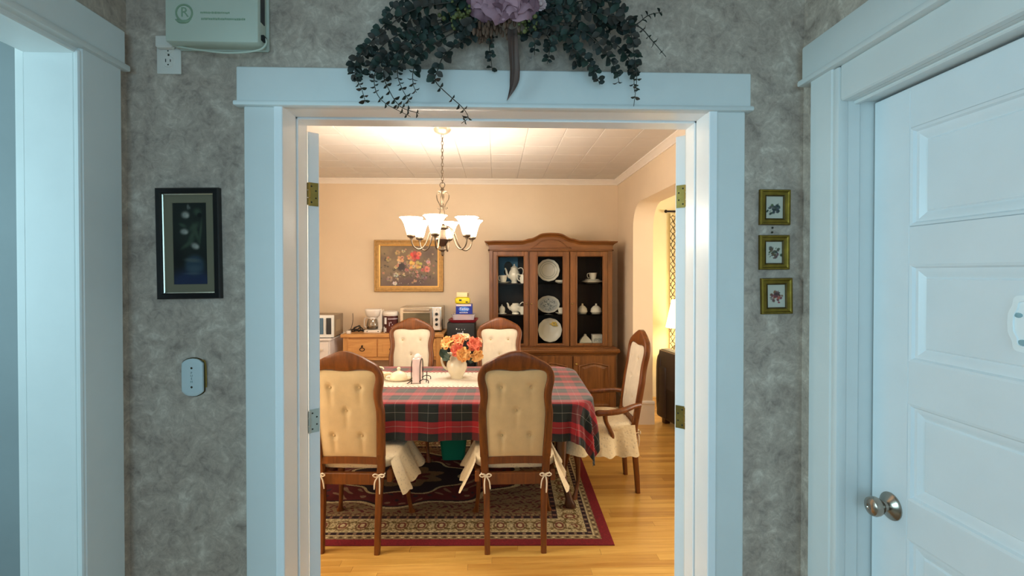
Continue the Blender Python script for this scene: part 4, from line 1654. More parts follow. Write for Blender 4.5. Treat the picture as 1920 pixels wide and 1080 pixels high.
def leaf_matrix(p, d, side, size, tip=False):
    up = Vector((0, -1, 0))
    out_ = d.cross(up).normalized() * side
    dirn = (d * random.uniform(.15, .7) + out_ * random.uniform(.6, 1) + Vector((0, random.uniform(-.6, .25), 0))).normalized()
    nz = (up + Vector((random.uniform(-.7, .7), 0, random.uniform(-.7, .7)))).normalized()
    if tip:
        dirn = (out_ + d * random.uniform(-.2, .5)).normalized()
        nz = (up * .35 + d * random.uniform(.5, 1.2)).normalized()
    xx = dirn.cross(nz).normalized()
    zz = xx.cross(dirn)
    M = Matrix((xx, dirn, zz)).transposed().to_4x4()
    return Matrix.Translation(p) @ M @ Matrix.Diagonal((size, size, size, 1))


queue = []
for nm, P in STEMS.items():
    y0 = 1.375 if nm not in ('L6', 'L1', 'R1') else 1.362
    base = random.uniform(-.012, .012)
    L = len(P)
    pts = [(x, y0 + base - .03 * math.sin(PI * min(1, k / (L - 1) * 1.1)) - (.012 if z < 2.14 else 0), z) for k, (x, z) in enumerate(P)]
    length = sum((Vector(b) - Vector(a)).length for a, b in zip(pts, pts[1:]))
    S = spline(pts, max(12, int(length / .012)))
    m_ = MB()
    m_.tube(S, [.0022 - .0014 * k / len(S) for k in range(len(S))], 5)
    st = m_.build('stem', M_stem, sw, 60)
    thin = {'L2': .55, 'L3': .55, 'L1': .72, 'L6': .5, 'R5': .3, 'R6': .35, 'L4': .6, 'L5': .62, 'R1': .74, 'R2': .85, 'R9': .85}.get(nm, 1.0)
    count = int(length / .0138)
    for k in range(count):
        t = (k + random.random() * .6) / count
        i = min(int(t * (len(S) - 1)), len(S) - 2)
        d = (S[i + 1] - S[i]).normalized()
        size = .0265 * (1.12 - .42 * t)
        if t > thin:
            size = random.uniform(.011, .017)
        if nm == 'L7':
            size = .017
        if nm in ('R7', 'R12'):
            size = .016 + .012 * (1 - t)
        if t > thin and k % 2:
            continue
        for sd in (-1, 1):
            if random.random() < (.06 if t > thin else .14):
                continue
            brown = random.random() < (.34 if .15 < t < .6 else .12)
            mi = 2 if brown else (0 if random.random() < .6 else 1)
            queue.append((st, leaf_matrix(S[i] + Vector((0, random.uniform(-.006, .006), 0)), d, sd, size * random.uniform(.8, 1.15), t > thin), mi * 2 + random.randint(0, 1), size))
# the largest leaves are single pieces; the small remainder is one foliage part
queue.sort(key=lambda q: -q[3] + (0 if q[1].translation.y < 1.35 else .002))
for q in queue[:290]:
    o = place('leaf', LEAVES[q[2]], q[0])
    o.matrix_local = q[1]
rests = [MB(), MB(), MB()]
for q in queue[290:]:
    b = rests[q[2] // 2]
    b.M = q[1]
    wd = .40
    rows = []
    for t, s in ((0, .12), (.3, .85), (.6, .95), (.9, .45), (1.0, .08)):
        cup = .10 * math.sin(t * PI)
        rows.append([(-wd * s, t, cup + .1 * s), (0, t, cup), (wd * s, t, cup + .1 * s), (0, t, cup - .03)])
    b.sections(rows, True, True)
for b, m in zip(rests, M_leaf):
    o = b.build('small_leaves', m, sw, 60)
    o['kind'] = 'stuff'


def petal_mesh(m, wid=.5, curl=.35):
    b = MB()

    def fn(u, v):
        x = (u - .5) * 2
        ww = wid * (.35 + .9 * math.sin(PI * (.12 + .62 * v)))
        return (x * ww, -.28 * (1 - x * x) * math.sin(v * PI * .8) + curl * max(0, v - .6) ** 1.4 * 1.6 + .08 * math.sin(x * 4) * v, v - .10 * x * x * v)
    b.grid(fn, 6, 6)
    b.grid(lambda u, v: tuple(Vector(fn(u, v)) + Vector((0, .02, 0))), 6, 6, True)
    return b.mesh('petal', m, 80)


def make_rose(parent, c, r, axis, petal, layers=((4, .50, .05), (5, .74, .38), (6, .92, .72), (6, 1.08, 1.12)), as_parts=True, mats=None):
    """rose head: rings of petals around axis; each petal a piece when as_parts"""
    ax = Vector(axis).normalized()
    R0 = ax.to_track_quat('Z', 'Y').to_matrix().to_4x4()
    Ms = []
    for n, s, tilt in layers:
        ph = random.random() * 6
        for k in range(n):
            a = ph + 2 * PI * k / n
            M = Matrix.Translation(c) @ R0 @ Matrix.Rotation(a, 4, 'Z') @ Matrix.Translation((0, r * .16 * s, -r * .25)) @ Matrix.Rotation(-tilt * random.uniform(.85, 1.15), 4, 'X') @ Matrix.Diagonal((r * s, r * s, r * s * random.uniform(.85, 1.05), 1))
            Ms.append(M)
    return Ms


pet = petal_mesh(M_mauve)
for c, r, ax in (((-.030, 1.335, 2.300), .050, (-.25, -1, -.25)), ((.016, 1.325, 2.283), .050, (0, -1, -.35)), ((.066, 1.335, 2.298), .050, (.25, -1, -.2))):
    head = MB()
    head.sphere(c, r * .34, 10, 8)
    rose = head.build('rose', M_mauve, sw, 60)
    for M in make_rose(rose, c, r, ax, pet):
        o = place('petal', pet, rose)
        o.matrix_local = M
pet2 = petal_mesh(M_palepink, .4)
for c, r in (((.125, 1.345, 2.290), .017), ((.106, 1.348, 2.294), .012)):
    b = MB()
    for M in make_rose(None, c, r, (0, -1, -.2), None, ((6, .8, .75), (8, 1.0, 1.05))):
        b.M = M
        b.grid(lambda u, v: ((u - .5) * .9 * math.sin(PI * (.1 + .75 * v)), .1 * v, v), 3, 3)
    b.M = Matrix.Identity(4)
    b.sphere((c[0], c[1] - .004, c[2]), r * .35, 8, 6)
    o = b.build('small_flower', M_palepink, sw, 80)
for c, m, n, sp in (((-.100, 1.355, 2.258), M_lime, 60, .030), ((-.035, 1.36, 2.222), M_rust, 40, .028), ((.085, 1.36, 2.245), M_lime, 34, .026), ((.02, 1.36, 2.235), M_rust, 24, .03)):
    b = MB()
    for k in range(n):
        p = (c[0] + random.gauss(0, sp * .62), c[1] + random.gauss(0, .012), c[2] + random.gauss(0, sp * .5))
        if m is M_lime:
            b.sphere(p, random.uniform(.004, .0075), 7, 5)
        else:
            b.sphere(p, (.005, .005, random.uniform(.009, .014)), 7, 5)
    o = b.build('berry_cluster' if m is M_lime else 'bract_cluster', m, sw, 60)
    o['kind'] = 'stuff'
b = MB()
rib = spline([(.045, 1.362, 2.232), (.047, 1.352, 2.20), (.050, 1.355, 2.16), (.054, 1.366, 2.115), (.050, 1.372, 2.075), (.032, 1.374, 2.034)], 26)


def ribfn(u, v):
    i = min(25, int(round(v * 25)))
    p = rib[i]
    wd = .0140 * (1 if v < .7 else max(.08, 1 - ((v - .7) / .3) ** 1.3))
    x = (u - .5) * 2
    return (p.x + x * wd, p.y + .006 * math.cos(x * 3.0 + v * 2) + .0025, p.z)


b.grid(ribfn, 8, 25)
b.grid(lambda u, v: tuple(Vector(ribfn(u, v)) + Vector((0, .0012, 0))), 8, 25, True)
b.build('ribbon_tail', M_ribbon, sw, 80)
b = MB()
lp = spline([(.050, 1.355, 2.215), (.072, 1.35, 2.195), (.095, 1.352, 2.165), (.100, 1.362, 2.148), (.086, 1.368, 2.158), (.072, 1.366, 2.185), (.055, 1.362, 2.21)], 24)


def loopfn(u, v):
    p = lp[min(23, int(round(v * 23)))]
    return (p.x, p.y + (u - .5) * .022, p.z + (u - .5) * .012)


b.grid(loopfn, 4, 23)
b.build('ribbon_loop', M_ribbon, sw, 80)

# ------------------------------------------------------------------ china cabinet
HC = .574
hc = thing('china_cabinet', 'tall oak china cabinet with arched cornice and three glazed doors', 'china cabinet', (HC, 5.0, 0))
HW = .645
BACK = BY - 5.0 - .004
# lower cupboard
MB().box(-.675, .675, -.055, BACK, .085, .70, .003).build('base_carcass', M_cabinet, hc)
MB().box(-.66, .66, -.045, BACK, 0, .09, .004).build('plinth', M_cabinet_h, hc)
m_ = MB()
prof_w = [(.0, .690), (.012, .696), (.016, .708), (.030, .716), (.034, .728), (.034, .742), (.026, .752), (.010, .757), (.002, .766), (-.02, .770)]


def wrap(prof, hw, yf, yb):
    """moulding profile (out, z) run along one side, the front and the other side"""
    mb = MB()
    secs = []
    for o_, z in prof:
        secs.append([(-hw - o_, yb, z), (-hw - o_, yf - o_, z), (hw + o_, yf - o_, z), (hw + o_, yb, z)])
    mb.sections(secs, True, True)
    return mb


wrap(prof_w, .675, -.055, BACK).build('waist_moulding', M_cabinet_h, hc, 25)
# upper display case
UF = .005
MB().box(-HW, -HW + .022, UF, BACK, .765, 1.80, .002).build('side_panel', M_cabinet, hc)
MB().box(HW - .022, HW, UF, BACK, .765, 1.80, .002).build('side_panel', M_cabinet, hc)
MB().box(-HW, HW, BACK - .012, BACK, .765, 1.80).build('back_panel', M_cabin_shaded, hc)
MB().box(-HW, HW, UF, BACK, .765, .787, .002).build('case_bottom', M_cabin_shaded, hc)
MB().box(-HW, HW, UF, BACK, 1.778, 1.80, .002).build('case_top', M_cabin_shaded, hc)
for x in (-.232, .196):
    MB().box(x - .010, x + .010, .03, BACK - .012, .787, 1.778).build('partition', M_cabin_shaded, hc)
# the photographed front runs: stile, door, stile, door, stile, door, stile (x measured from the centre)
fr = MB()
for a, b_ in ((-.645, -.607), (-.238, -.227), (.192, .198), (.595, .645)):
    MB().box(a, b_, -.004, .03, .765, 1.80, .002).build('front_stile', M_cabinet, hc)
MB().box(-.645, .645, -.003, .03, 1.766, 1.80, .002).build('front_rail', M_cabinet_h, hc)
MB().box(-.645, .645, -.003, .03, .765, .777, .002).build('front_rail', M_cabinet_h, hc)
for x0, x1, g0, g1 in ((-.607, -.238, -.557, -.283), (-.227, .192, -.143, .125), (.198, .595, .271, .545)):
    dr = thing('glazed_door', None, None)
    dr.parent = hc
    del_ = MB()
    z0, z1, gz0, gz1 = .778, 1.764, .800, 1.716
    del_.box(x0 + .002, g0, -.014, .006, z0, z1, .003)
    del_.box(g1, x1 - .002, -.014, .006, z0, z1, .003)
    del_.box(g0 - .001, g1 + .001, -.014, .006, z0, gz0, .003)
    del_.box(g0 - .001, g1 + .001, -.014, .006, gz1, z1, .003)
    del_.build('door_frame', M_cabinet, dr)
    bd = MB()
    for d, y in ((0, 0),):
        bd.sections([[(g0 - .012 + o_, y_, gz0 - .012 + o_), (g1 + .012 - o_, y_, gz0 - .012 + o_), (g1 + .012 - o_, y_, gz1 + .012 - o_), (g0 - .012 + o_, y_, gz1 + .012 - o_)] for o_, y_ in ((0, -.013), (.003, -.019), (.009, -.018), (.014, -.012), (.017, -.004))], True, False)
    bd.build('glazing_bead', M_cabinet, dr, 25)
    MB().box(g0 - .002, g1 + .002, -.004, -.001, gz0 - .002, gz1 + .002).build('pane', M_glass, dr)
    kb = MB(Matrix.Translation((x1 - .022 if x0 < -.3 else x0 + .022, -.014, 1.22)) @ Matrix.Rotation(PI / 2, 4, 'X'))
    kb.lathe([(0, 0), (.005, 0), (.004, .008), (.008, .014), (.006, .019), (0, .02)], 12)
    kb.build('door_knob', M_brass, dr, 60)
# frieze, raised pediment panel and cornice with a serpentine crest
crest = [(-.69, 1.862), (-.62, 1.866), (-.45, 1.866), (-.335, 1.868), (-.30, 1.872), (-.255, 1.886), (-.215, 1.892), (-.175, 1.908), (-.125, 1.934), (-.07, 1.945), (0, 1.948)]
crest = crest + [(-x, z) for x, z in reversed(crest[:-1])]
crest_s = [(p.x, p.y) for p in spline([(x, z, 0) for x, z in crest], 61)]
m_ = MB()
top = [(-HW - .004, 1.838)] + [(x, z - .028) for x, z in crest_s if abs(x) < HW] + [(HW + .004, 1.838)]
m_.prism([(-HW - .004, 1.782)] + top + [(HW + .004, 1.782)], -.006, .05)
m_.build('frieze', M_cabinet_h, hc, 0)
MB().box(-HW - .004, -HW + .03, .05, BACK, 1.782, 1.84).build('frieze_side', M_cabinet_h, hc)
MB().box(HW - .03, HW + .004, .05, BACK, 1.782, 1.84).build('frieze_side', M_cabinet_h, hc)
MB().box(-HW, HW, .03, BACK, 1.80, 1.845).build('roof_board', M_cabin_shaded, hc)
m_ = MB()
m_.box(-HW - .012, HW + .012, -.018, .02, 1.772, 1.786, .004)
m_.box(-HW - .012, -HW + .01, -.018, BACK, 1.772, 1.786, .004)
m_.box(HW - .01, HW + .012, -.018, BACK, 1.772, 1.786, .004)
m_.build('frieze_bead', M_cabinet_h, hc, 30)
pp_ = [(-.215, 1.802), (-.19, 1.806), (-.165, 1.82), (-.13, 1.85), (-.10, 1.872), (-.06, 1.886), (0, 1.890)]
pp_ = pp_ + [(-x, z) for x, z in reversed(pp_[:-1])]
pps = [(p.x, p.y) for p in spline([(x, z, 0) for x, z in pp_], 41)]
m_ = MB()
m_.tube([(x, -.007, z) for x, z in pps] + [(x, -.007, 1.802) for x in np.linspace(.20, -.20, 20)], .005, 6, True)
m_.build('pediment_panel', M_cabinet_h, hc, 60)
m_ = MB()
cp = [(0, -.030), (.006, -.028), (.010, -.020), (.022, -.010), (.034, -.004), (.040, .000), (.043, .006), (.043, .014), (0, .014)]
W_ = HW + .004
secs = [[(-W_ - o_, BACK, 1.862 + dz) for o_, dz in cp]]
for x, z in crest_s:
    xx = x * W_ / .69
    e_ = max(0, (abs(x) - .686) / .004)
    secs.append([(xx + math.copysign(o_, x) * e_, -.004 - o_, z - .004 + dz) for o_, dz in cp])
secs.append([(W_ + o_, BACK, 1.862 + dz) for o_, dz in cp])
m_.sections(secs, True, True)
m_.build('cornice', M_cabinet_h, hc, 30)
# shelves
for x0, x1 in ((-.622, -.242), (-.222, .186), (.206, .622)):
    for z in (1.10, 1.43):
        MB().box(x0, x1, .06, BACK - .014, z - .006, z, .001).build('shelf', M_cabin_shaded if x0 < -.5 else M_glass, hc)
# base doors with raised panels, and their pulls
for x0, x1 in ((-.655, -.225), (-.215, .215), (.225, .655)):
    bdoor = MB()
    bdoor.box(x0, x1, -.072, -.056, .11, .680, .004)
    bd = bdoor.build('cupboard_door', M_cabinet, hc)
    m_ = MB()
    cx = (x0 + x1) / 2
    hw = (x1 - x0) / 2

    def lp_(d, y):
        pts = [(cx - hw + d, y, .11 + d), (cx + hw - d, y, .11 + d), (cx + hw - d, y, .615 - d * .6)]
        for k in range(1, 12):
            t = k / 12
            pts.append((cx + (hw - d) * (1 - 2 * t), y, .615 - d * .6 + .030 * math.sin(PI * t) ** 1.5))
        pts.append((cx - hw + d, y, .615 - d * .6))
        return pts
    m_.sections([lp_(.050, -.071), lp_(.054, -.081), lp_(.064, -.083), lp_(.072, -.078), lp_(.076, -.0722), lp_(.084, -.0722), lp_(.112, -.081)], True, False)
    m_.f([m_.v(p) for p in lp_(.112, -.081)])
    m_.build('raised_panel', M_cabinet, bd, 20)
    kb = MB(Matrix.Translation((x0 + .03, -.072, .60)) @ Matrix.Rotation(PI / 2, 4, 'X'))
    kb.lathe([(0, 0), (.010, 0), (.006, .010), (.012, .018), (.008, .024), (0, .025)], 12)
    kb.build('door_knob', M_brass, bd, 60)


# ------------------------------------------------------------------ china in the cabinet
def X5(px, y):
    return (px - 930) * .00559 * y / 5.0


S1, S2, S3 = 1.4305, 1.1005, .7878


def plate(name, label, group, loc, r, m, tilt, rim=.10, oval=1.0, deco=None, stand=True):
    t = thing(name, label, 'plate', loc, group=group)
    b = MB(Matrix.Rotation(PI / 2 + tilt, 4, 'X') @ Matrix.Diagonal((1, oval, 1, 1)))
    b.lathe([(0, 0), (r * .58, 0), (r * .66, r * .05), (r * .92, r * .13), (r, r * .15), (r * .985, r * .17), (r * .9, r * .155), (r * .65, r * .08), (r * .57, r * .035), (0, r * .03)], 48,
             flute=lambda a, z: .014 * math.cos(12 * a) if z > r * .10 else 0)
    b.build('dish', m, t, 60)
    return t


MZ = lambda tilt: tilt
tp = plate('display_plate', 'white scalloped plate standing on the upper shelf behind the middle glazed door', 'display plates', (X5(1028, 5.2), 5.22, 1.570), .122, M_white, -.12)
b = MB(Matrix.Rotation(PI / 2 - .12, 4, 'X'))
b.tube([(.094 * math.cos(t), .094 * math.sin(t), .0165) for t in [2 * PI * k / 40 for k in range(40)]], .0028, 5, True, .4)
b.build('rim_band', mat('grey_rim', (176, 178, 166), .3), tp, 60)
b = MB(Matrix.Rotation(PI / 2 - .12, 4, 'X'))
b.tube([(.072 * math.cos(t), .072 * math.sin(t), .0085) for t in [2 * PI * k / 40 for k in range(40)]], .002, 5, True, .4)
b.build('inner_band', MATS['grey_rim'], tp, 60)
tp = plate('oval_platter', 'oval blue-grey patterned platter on the middle shelf of the china cabinet', 'display plates', (X5(1028.5, 5.2), 5.24, 1.197), .124, M_china_blue, -.10, oval=.76)
random.seed(2)
cv = Canvas(96, 72, (196, 202, 204))
for _ in range(120):
    a, rr_ = random.random() * 2 * PI, random.random() ** .6 * .4
    cv.blob(.5 + rr_ * math.cos(a), .5 + rr_ * math.sin(a), random.uniform(.015, .05), random.uniform(.015, .05), random.choice([(96, 108, 116), (120, 132, 138), (80, 92, 102), (216, 220, 220)]), .6, random.random() * 3)
b = MB()
img = cv.a
o = colour_grid('print', .205, .155, img, M_print, tp, (0, -.024, 0))
bm_ = bmesh.new()
bm_.from_mesh(o.data)
bmesh.ops.delete(bm_, geom=[v for v in bm_.verts if (v.co.x / .100) ** 2 + (v.co.z / .075) ** 2 > 1], context='VERTS')
bm_.to_mesh(o.data)
bm_.free()
o.rotation_euler = (-.10, 0, 0)
tp = plate('flower_plate', 'white plate with a yellow flower on the bottom shelf behind the middle glazed door', 'display plates', (X5(1030.5, 5.2), 5.20, .920), .130, M_white, -.14)
b = MB(Matrix.Rotation(-.14, 4, 'X') @ Matrix.Translation((.045, -.022, .066)))
for k in range(6):
    a = k * PI / 3
    b.sphere((.020 * math.cos(a), 0, .016 * math.sin(a)), (.016, .0015, .010), 8, 5)
b.sphere((-.03, 0, -.0), (.022, .0012, .006), 8, 5)
b.sphere((.03, 0, -.02), (.016, .0012, .006), 8, 5)
b.build('yellow_flower', mat('yellow_glaze', (228, 196, 96), .3), tp, 60)


def handle(mb, x, z0, z1, out, s, r=.004, y=0):
    mb.tube(spline([(s * x, y, z1), (s * (x + out * .8), y, z1 + .004), (s * (x + out), y, (z0 + z1) / 2 + .006), (s * (x + out * .7), y, z0 + .004), (s * x, y, z0)], 16), r, 7)


def cup(name, label, loc, rz, m=M_white, saucer=True, sc=1.0, group='china in the cabinet'):
    t = thing(name, label, 'cup', loc, rz, group)
    z = .008 if saucer else 0
    if saucer:
        MB().lathe([(0, 0), (.04 * sc, 0), (.048 * sc, .004), (.078 * sc, .014), (.080 * sc, .017), (.05 * sc, .009), (0, .008)], 28).build('saucer', m, t, 60)
    b = MB()
    b.lathe([(0, z), (.024 * sc, z), (.026 * sc, z + .006), (.036 * sc, z + .03 * sc), (.042 * sc, z + .065 * sc), (.046 * sc, z + .078 * sc), (.043 * sc, z + .077 * sc), (.035 * sc, z + .04 * sc), (.02 * sc, z + .012), (0, z + .010)], 24)
    b.build('bowl', m, t, 60)
    b = MB()
    handle(b, .037 * sc, z + .022 * sc, z + .066 * sc, .026 * sc, -1, .0038)
    b.build('handle', m, t, 60)
    return t


def pot(name, label, cat, loc, prof, m, spout, hd, rz=0, group='china in the cabinet', lid=None, flute=None):
    t = thing(name, label, cat, loc, rz, group)
    MB().lathe(prof, 28, flute=flute).build('body', m, t, 60)
    if spout:
        b = MB()
        b.tube(spline([(-x, 0, z) for x, z in spout], 14), [.016 - .009 * k / 13 for k in range(14)], 9)
        b.build('spout', m, t, 60)
    if hd:
        b = MB()
        b.tube(spline([(x, 0, z) for x, z in hd], 18), .0052, 8)
        b.build('handle', m, t, 60)
    if lid:
        MB().lathe(lid, 20).build('lid', m, t, 60)
    return t


# left bay
cd = thing('silhouette_card', 'blue card with a black head silhouette behind the tall white coffee pot', 'card', (X5(953.5, 5.3), 5.385, S1), 0)
MB().box(-.105, .105, -.004, .004, 0, .285).build('card', M_cardblue, cd)
m_ = MB()
m_.sphere((-.002, -.0045, .185), (.046, .0015, .054), 20, 10)
m_.sphere((-.012, -.0045, .12), (.040, .0015, .04), 20, 10)
m_.sphere((.035, -.0045, .175), (.016, .0015, .018), 10, 8)
m_.build('silhouette', M_black, cd, 60)
cup('teacup', 'white cup and saucer beside the tall coffee pot on the upper shelf', (X5(943.5, 5.14), 5.15, S1), .6, sc=1.0)
tall = [(0, 0), (.034, 0), (.036, .008), (.028, .016), (.034, .03), (.056, .062), (.062, .09), (.055, .12), (.042, .145), (.036, .158), (.041, .168), (.036, .17), (.03, .16), (0, .15)]
pot('coffee_pot', 'tall ornate white coffee pot in front of the blue silhouette card', 'coffee pot', (X5(964, 5.2), 5.2, S1), tall, M_white, [(.045, .06), (.075, .09), (.088, .14), (.100, .165)], [(.036, .155), (.075, .168), (.098, .14), (.085, .085), (.052, .05)], 0,
    lid=[(0, .21), (.007, .206), (.008, .198), (.005, .192), (.018, .184), (.034, .172), (.036, .168), (0, .166)], flute=lambda a, z: .05 * math.cos(9 * a) if .02 < z < .13 else 0)
pot('creamer', 'small white creamer with looped handle half hidden by the cabinet door frame, upper shelf', 'creamer', (X5(980, 5.15), 5.11, S1), [(0, 0), (.026, 0), (.036, .03), (.034, .06), (.026, .08), (.030, .095), (.026, .094), (0, .08)], M_white, None, [(-.026, .085), (-.055, .098), (-.066, .07), (-.05, .035), (-.032, .022)], 0)
cvd = pot('sugar_bowl', 'small white lidded sugar bowl beside the teapot on the middle shelf', 'sugar bowl', (X5(941, 5.16), 5.15, S2), [(0, 0), (.05, 0), (.055, .006), (.03, .014), (.036, .045), (.032, .07), (.02, .082), (.01, .088), (0, .089)], M_white, None, None, 0, lid=[(0, .105), (.008, .100), (.006, .09), (.024, .08), (0, .078)])
pot('teapot', 'rounded white teapot with looped handle on the middle shelf', 'teapot', (X5(966.5, 5.16), 5.15, S2), [(0, 0), (.038, 0), (.041, .010), (.034, .018), (.05, .035), (.062, .062), (.056, .088), (.038, .104), (.034, .112), (.036, .116), (.03, .115), (0, .108)], M_white, [(.05, .05), (.075, .075), (.082, .105), (.095, .12)], [(.045, .10), (.07, .126), (.092, .115), (.09, .08), (.06, .055)], 0)
pot('milk_jug', 'white milk jug showing only its handle beside the door frame on the middle shelf', 'jug', (X5(980.5, 5.14), 5.10, S2), [(0, 0), (.03, 0), (.038, .03), (.036, .055), (.03, .075), (.034, .085), (.03, .084), (0, .07)], M_white, None, [(-.03, .07), (-.058, .075), (-.062, .05), (-.036, .03)], 0)
# middle bay side pieces
def stack(name, label, cat, loc, m, dims, group='china in the cabinet'):
    t = thing(name, label, cat, loc, group=group)
    for r, z in dims:
        b = MB()
        b.lathe([(0, z), (r * .5, z), (r * .6, z + .004), (r, z + .016), (r, z + .019), (r * .58, z + .009), (0, z + .008)], 28)
        b.build('dish', m, t, 60)
    return t


stack('saucer_stack', 'white saucers at the edge of the upper shelf beside the scalloped plate', 'saucers', (X5(1051, 5.14), 5.14, S1), M_white, ((.062, 0), (.06, .008), (.058, .016)))
cup('teacup', 'white cup half hidden by the door stile beside the oval platter', (X5(1050.5, 5.16), 5.13, S2), 2.6, saucer=True, sc=.75)
# right bay
stack('plate_stack', 'stack of white plates under the cup on the upper shelf of the end bay', 'plates', (X5(1110.5, 5.2), 5.2, S1), M_white, ((.118, 0), (.110, .009), (.085, .018), (.075, .026)))
cup('teacup', 'white cup standing on the plate stack in the end bay', (X5(1112, 5.18), 5.19, S1 + .0345), 0, saucer=False, sc=1.0)


def dome(name, label, loc, r):
    t = thing(name, label, 'lidded dish', loc, group='china in the cabinet')
    MB().lathe([(0, 0), (r * .75, 0), (r, .02), (r * 1.05, .026), (r, .03)], 28).build('bowl', M_white, t, 60)
    MB().lathe([(0, .03), (r * .98, .03), (r * .9, .055), (r * .6, .078), (r * .22, .09), (.008, .092), (.012, .102), (.006, .11), (0, .11)], 28, flute=lambda a, z: .03 * math.cos(10 * a) if z < .085 else 0).build('lid', M_white, t, 60)
    return t


dome('covered_bowl', 'plain white covered bowl on the middle shelf, next to the oval platter side', (X5(1091.5, 5.18), 5.17, S2), .054)
dome('covered_bowl', 'ribbed white covered bowl on the middle shelf at the outer end of the cabinet', (X5(1117, 5.18), 5.16, S2), .060)
bt = thing('covered_dish', 'white dish with a pointed lid on the bottom shelf of the end bay', 'butter dish', (X5(1097, 5.15), 5.15, S3), group='china in the cabinet')
MB().box(-.07, .07, -.045, .045, 0, .014, .005, 2).build('base', M_china_blue, bt, 30)
m_ = MB()
m_.sections([[(-a, -b_, z), (a, -b_, z), (a, b_, z), (-a, b_, z)] for a, b_, z in ((.062, .04, .013), (.058, .036, .03), (.032, .02, .06), (.012, .01, .078), (.014, .012, .088), (.006, .006, .095))], True, True)
m_.build('pointed_lid', M_china_blue, bt, 40)
bt = thing('square_canister', 'small square white container beside the dish with the pointed lid', 'container', (X5(1119, 5.15), 5.14, S3), group='china in the cabinet')
MB().box(-.055, .055, -.04, .04, 0, .085, .006, 2).build('body', M_china_blue, bt, 30)
MB().box(-.057, .057, -.042, .042, .078, .094, .005, 2).build('lid', M_china_blue, bt, 30)
for k in range(5):
    MB().box(-.04 + k * .017, -.032 + k * .017, -.0412, -.04, .02 + .008 * (k % 3), .05 + .006 * (k % 2)).build('label_mark', mat('mark_grey%d' % k, (150, 160, 158), .5), bt)

# ------------------------------------------------------------------ pine dresser and what stands on it
dz = .912
ds = thing('pine_dresser', 'low pine dresser with ring-pull drawers under the flower painting', 'dresser', (-1.065, 4.98, 0))
MB().box(-.525, .525, -.03, .455, dz - .032, dz, .004).build('worktop', M_pine, ds, 30)
MB().box(-.50, .50, 0, .45, dz - .27, dz - .031, .002).build('carcass', M_pine, ds)
for x in (-.475, .475):
    for y in (.02, .42):
        MB().box(x - .03, x + .03, y - .03, y + .03, 0, dz - .03, .004).build('leg', M_pine_v, ds)
MB().box(-.48, .48, .02, .44, .16, .185, .003).build('lower_shelf', M_pine, ds)
for x0, x1 in ((-.455, -.160), (-.150, .145), (.155, .445)):
    dw = MB().box(x0, x1, -.014, .004, dz - .235, dz - .052, .003).build('drawer', M_pine, ds)
    m_ = MB()
    cx, cz, hw, hh_ = (x0 + x1) / 2, dz - .1435, (x1 - x0) / 2, .0915

    def lq(d, y):
        return [(cx - hw + d, y, cz - hh_ + d), (cx + hw - d, y, cz - hh_ + d), (cx + hw - d, y, cz + hh_ - d), (cx - hw + d, y, cz + hh_ - d)]
    m_.sections([lq(.024, -.014), lq(.030, -.0085), lq(.036, -.0085), lq(.05, -.0155)], True, False)
    m_.f([m_.v(p) for p in lq(.05, -.0155)])
    m_.build('raised_panel', M_pine, dw, 20)
    m_ = MB()
    m_.sphere((cx, -.020, cz + .022), (.010, .007, .011), 10, 8)
    m_.tube([(cx + .024 * math.cos(t), -.021 - .002 * math.sin(t), cz - .012 + .017 * math.sin(t)) for t in [2 * PI * k / 20 for k in range(20)]], .0038, 6, True)
    m_.tube([(cx, -.022, cz + .018), (cx, -.022, cz + .004)], .005, 6)
    m_.build('ring_pull', M_wire, dw, 60)

mk = thing('coffee_maker', 'white drip coffee maker with glass carafe on the pine dresser', 'coffee maker', (-1.295, 5.17, dz))
MB().box(-.092, .082, -.10, .10, 0, .030, .008, 2).build('base', M_white_plastic, mk, 30)
MB().box(.015, .085, -.02, .10, .028, .235, .010, 2).build('water_tank', M_white_plastic, mk, 30)
m_ = MB()
m_.sections([[(x * k - .012, y * k - .01, z) for x, y in rrect(.080, .085, .05, 5)] for z, k in ((.165, .72), (.175, .84), (.225, 1.0), (.240, 1.0), (.246, .96))], True, True)
m_.build('filter_basket', M_white_plastic, mk, 40)
m_ = MB()
m_.lathe([(0, .033), (.050, .033), (.060, .05), (.060, .085), (.050, .125), (.042, .145), (.044, .158)], 24, -.018, -.025)
m_.build('carafe', M_carafe, mk, 60)
m_ = MB()
m_.lathe([(0, .034), (.056, .036), (.058, .06), (0, .061)], 24, -.018, -.025)
m_.build('coffee', mat('coffee', (84, 76, 64), .1), mk, 60)
m_ = MB()
m_.lathe([(.043, .145), (.046, .145), (.046, .162), (.02, .166), (0, .166)], 24, -.018, -.025)
m_.build('carafe_lid', M_white_plastic, mk, 60)
m_ = MB()
m_.tube(spline([(-.058, -.03, .152), (-.092, -.035, .150), (-.102, -.035, .12), (-.100, -.035, .07), (-.085, -.035, .052), (-.068, -.03, .06)], 16), .009, 8, flat=.7)
m_.build('carafe_handle', M_white_plastic, mk, 60)
m_ = MB()
m_.sphere((.060, -.1005, .016), (.007, .002, .005), 10, 6)
m_.build('power_switch', M_black, mk, 60)

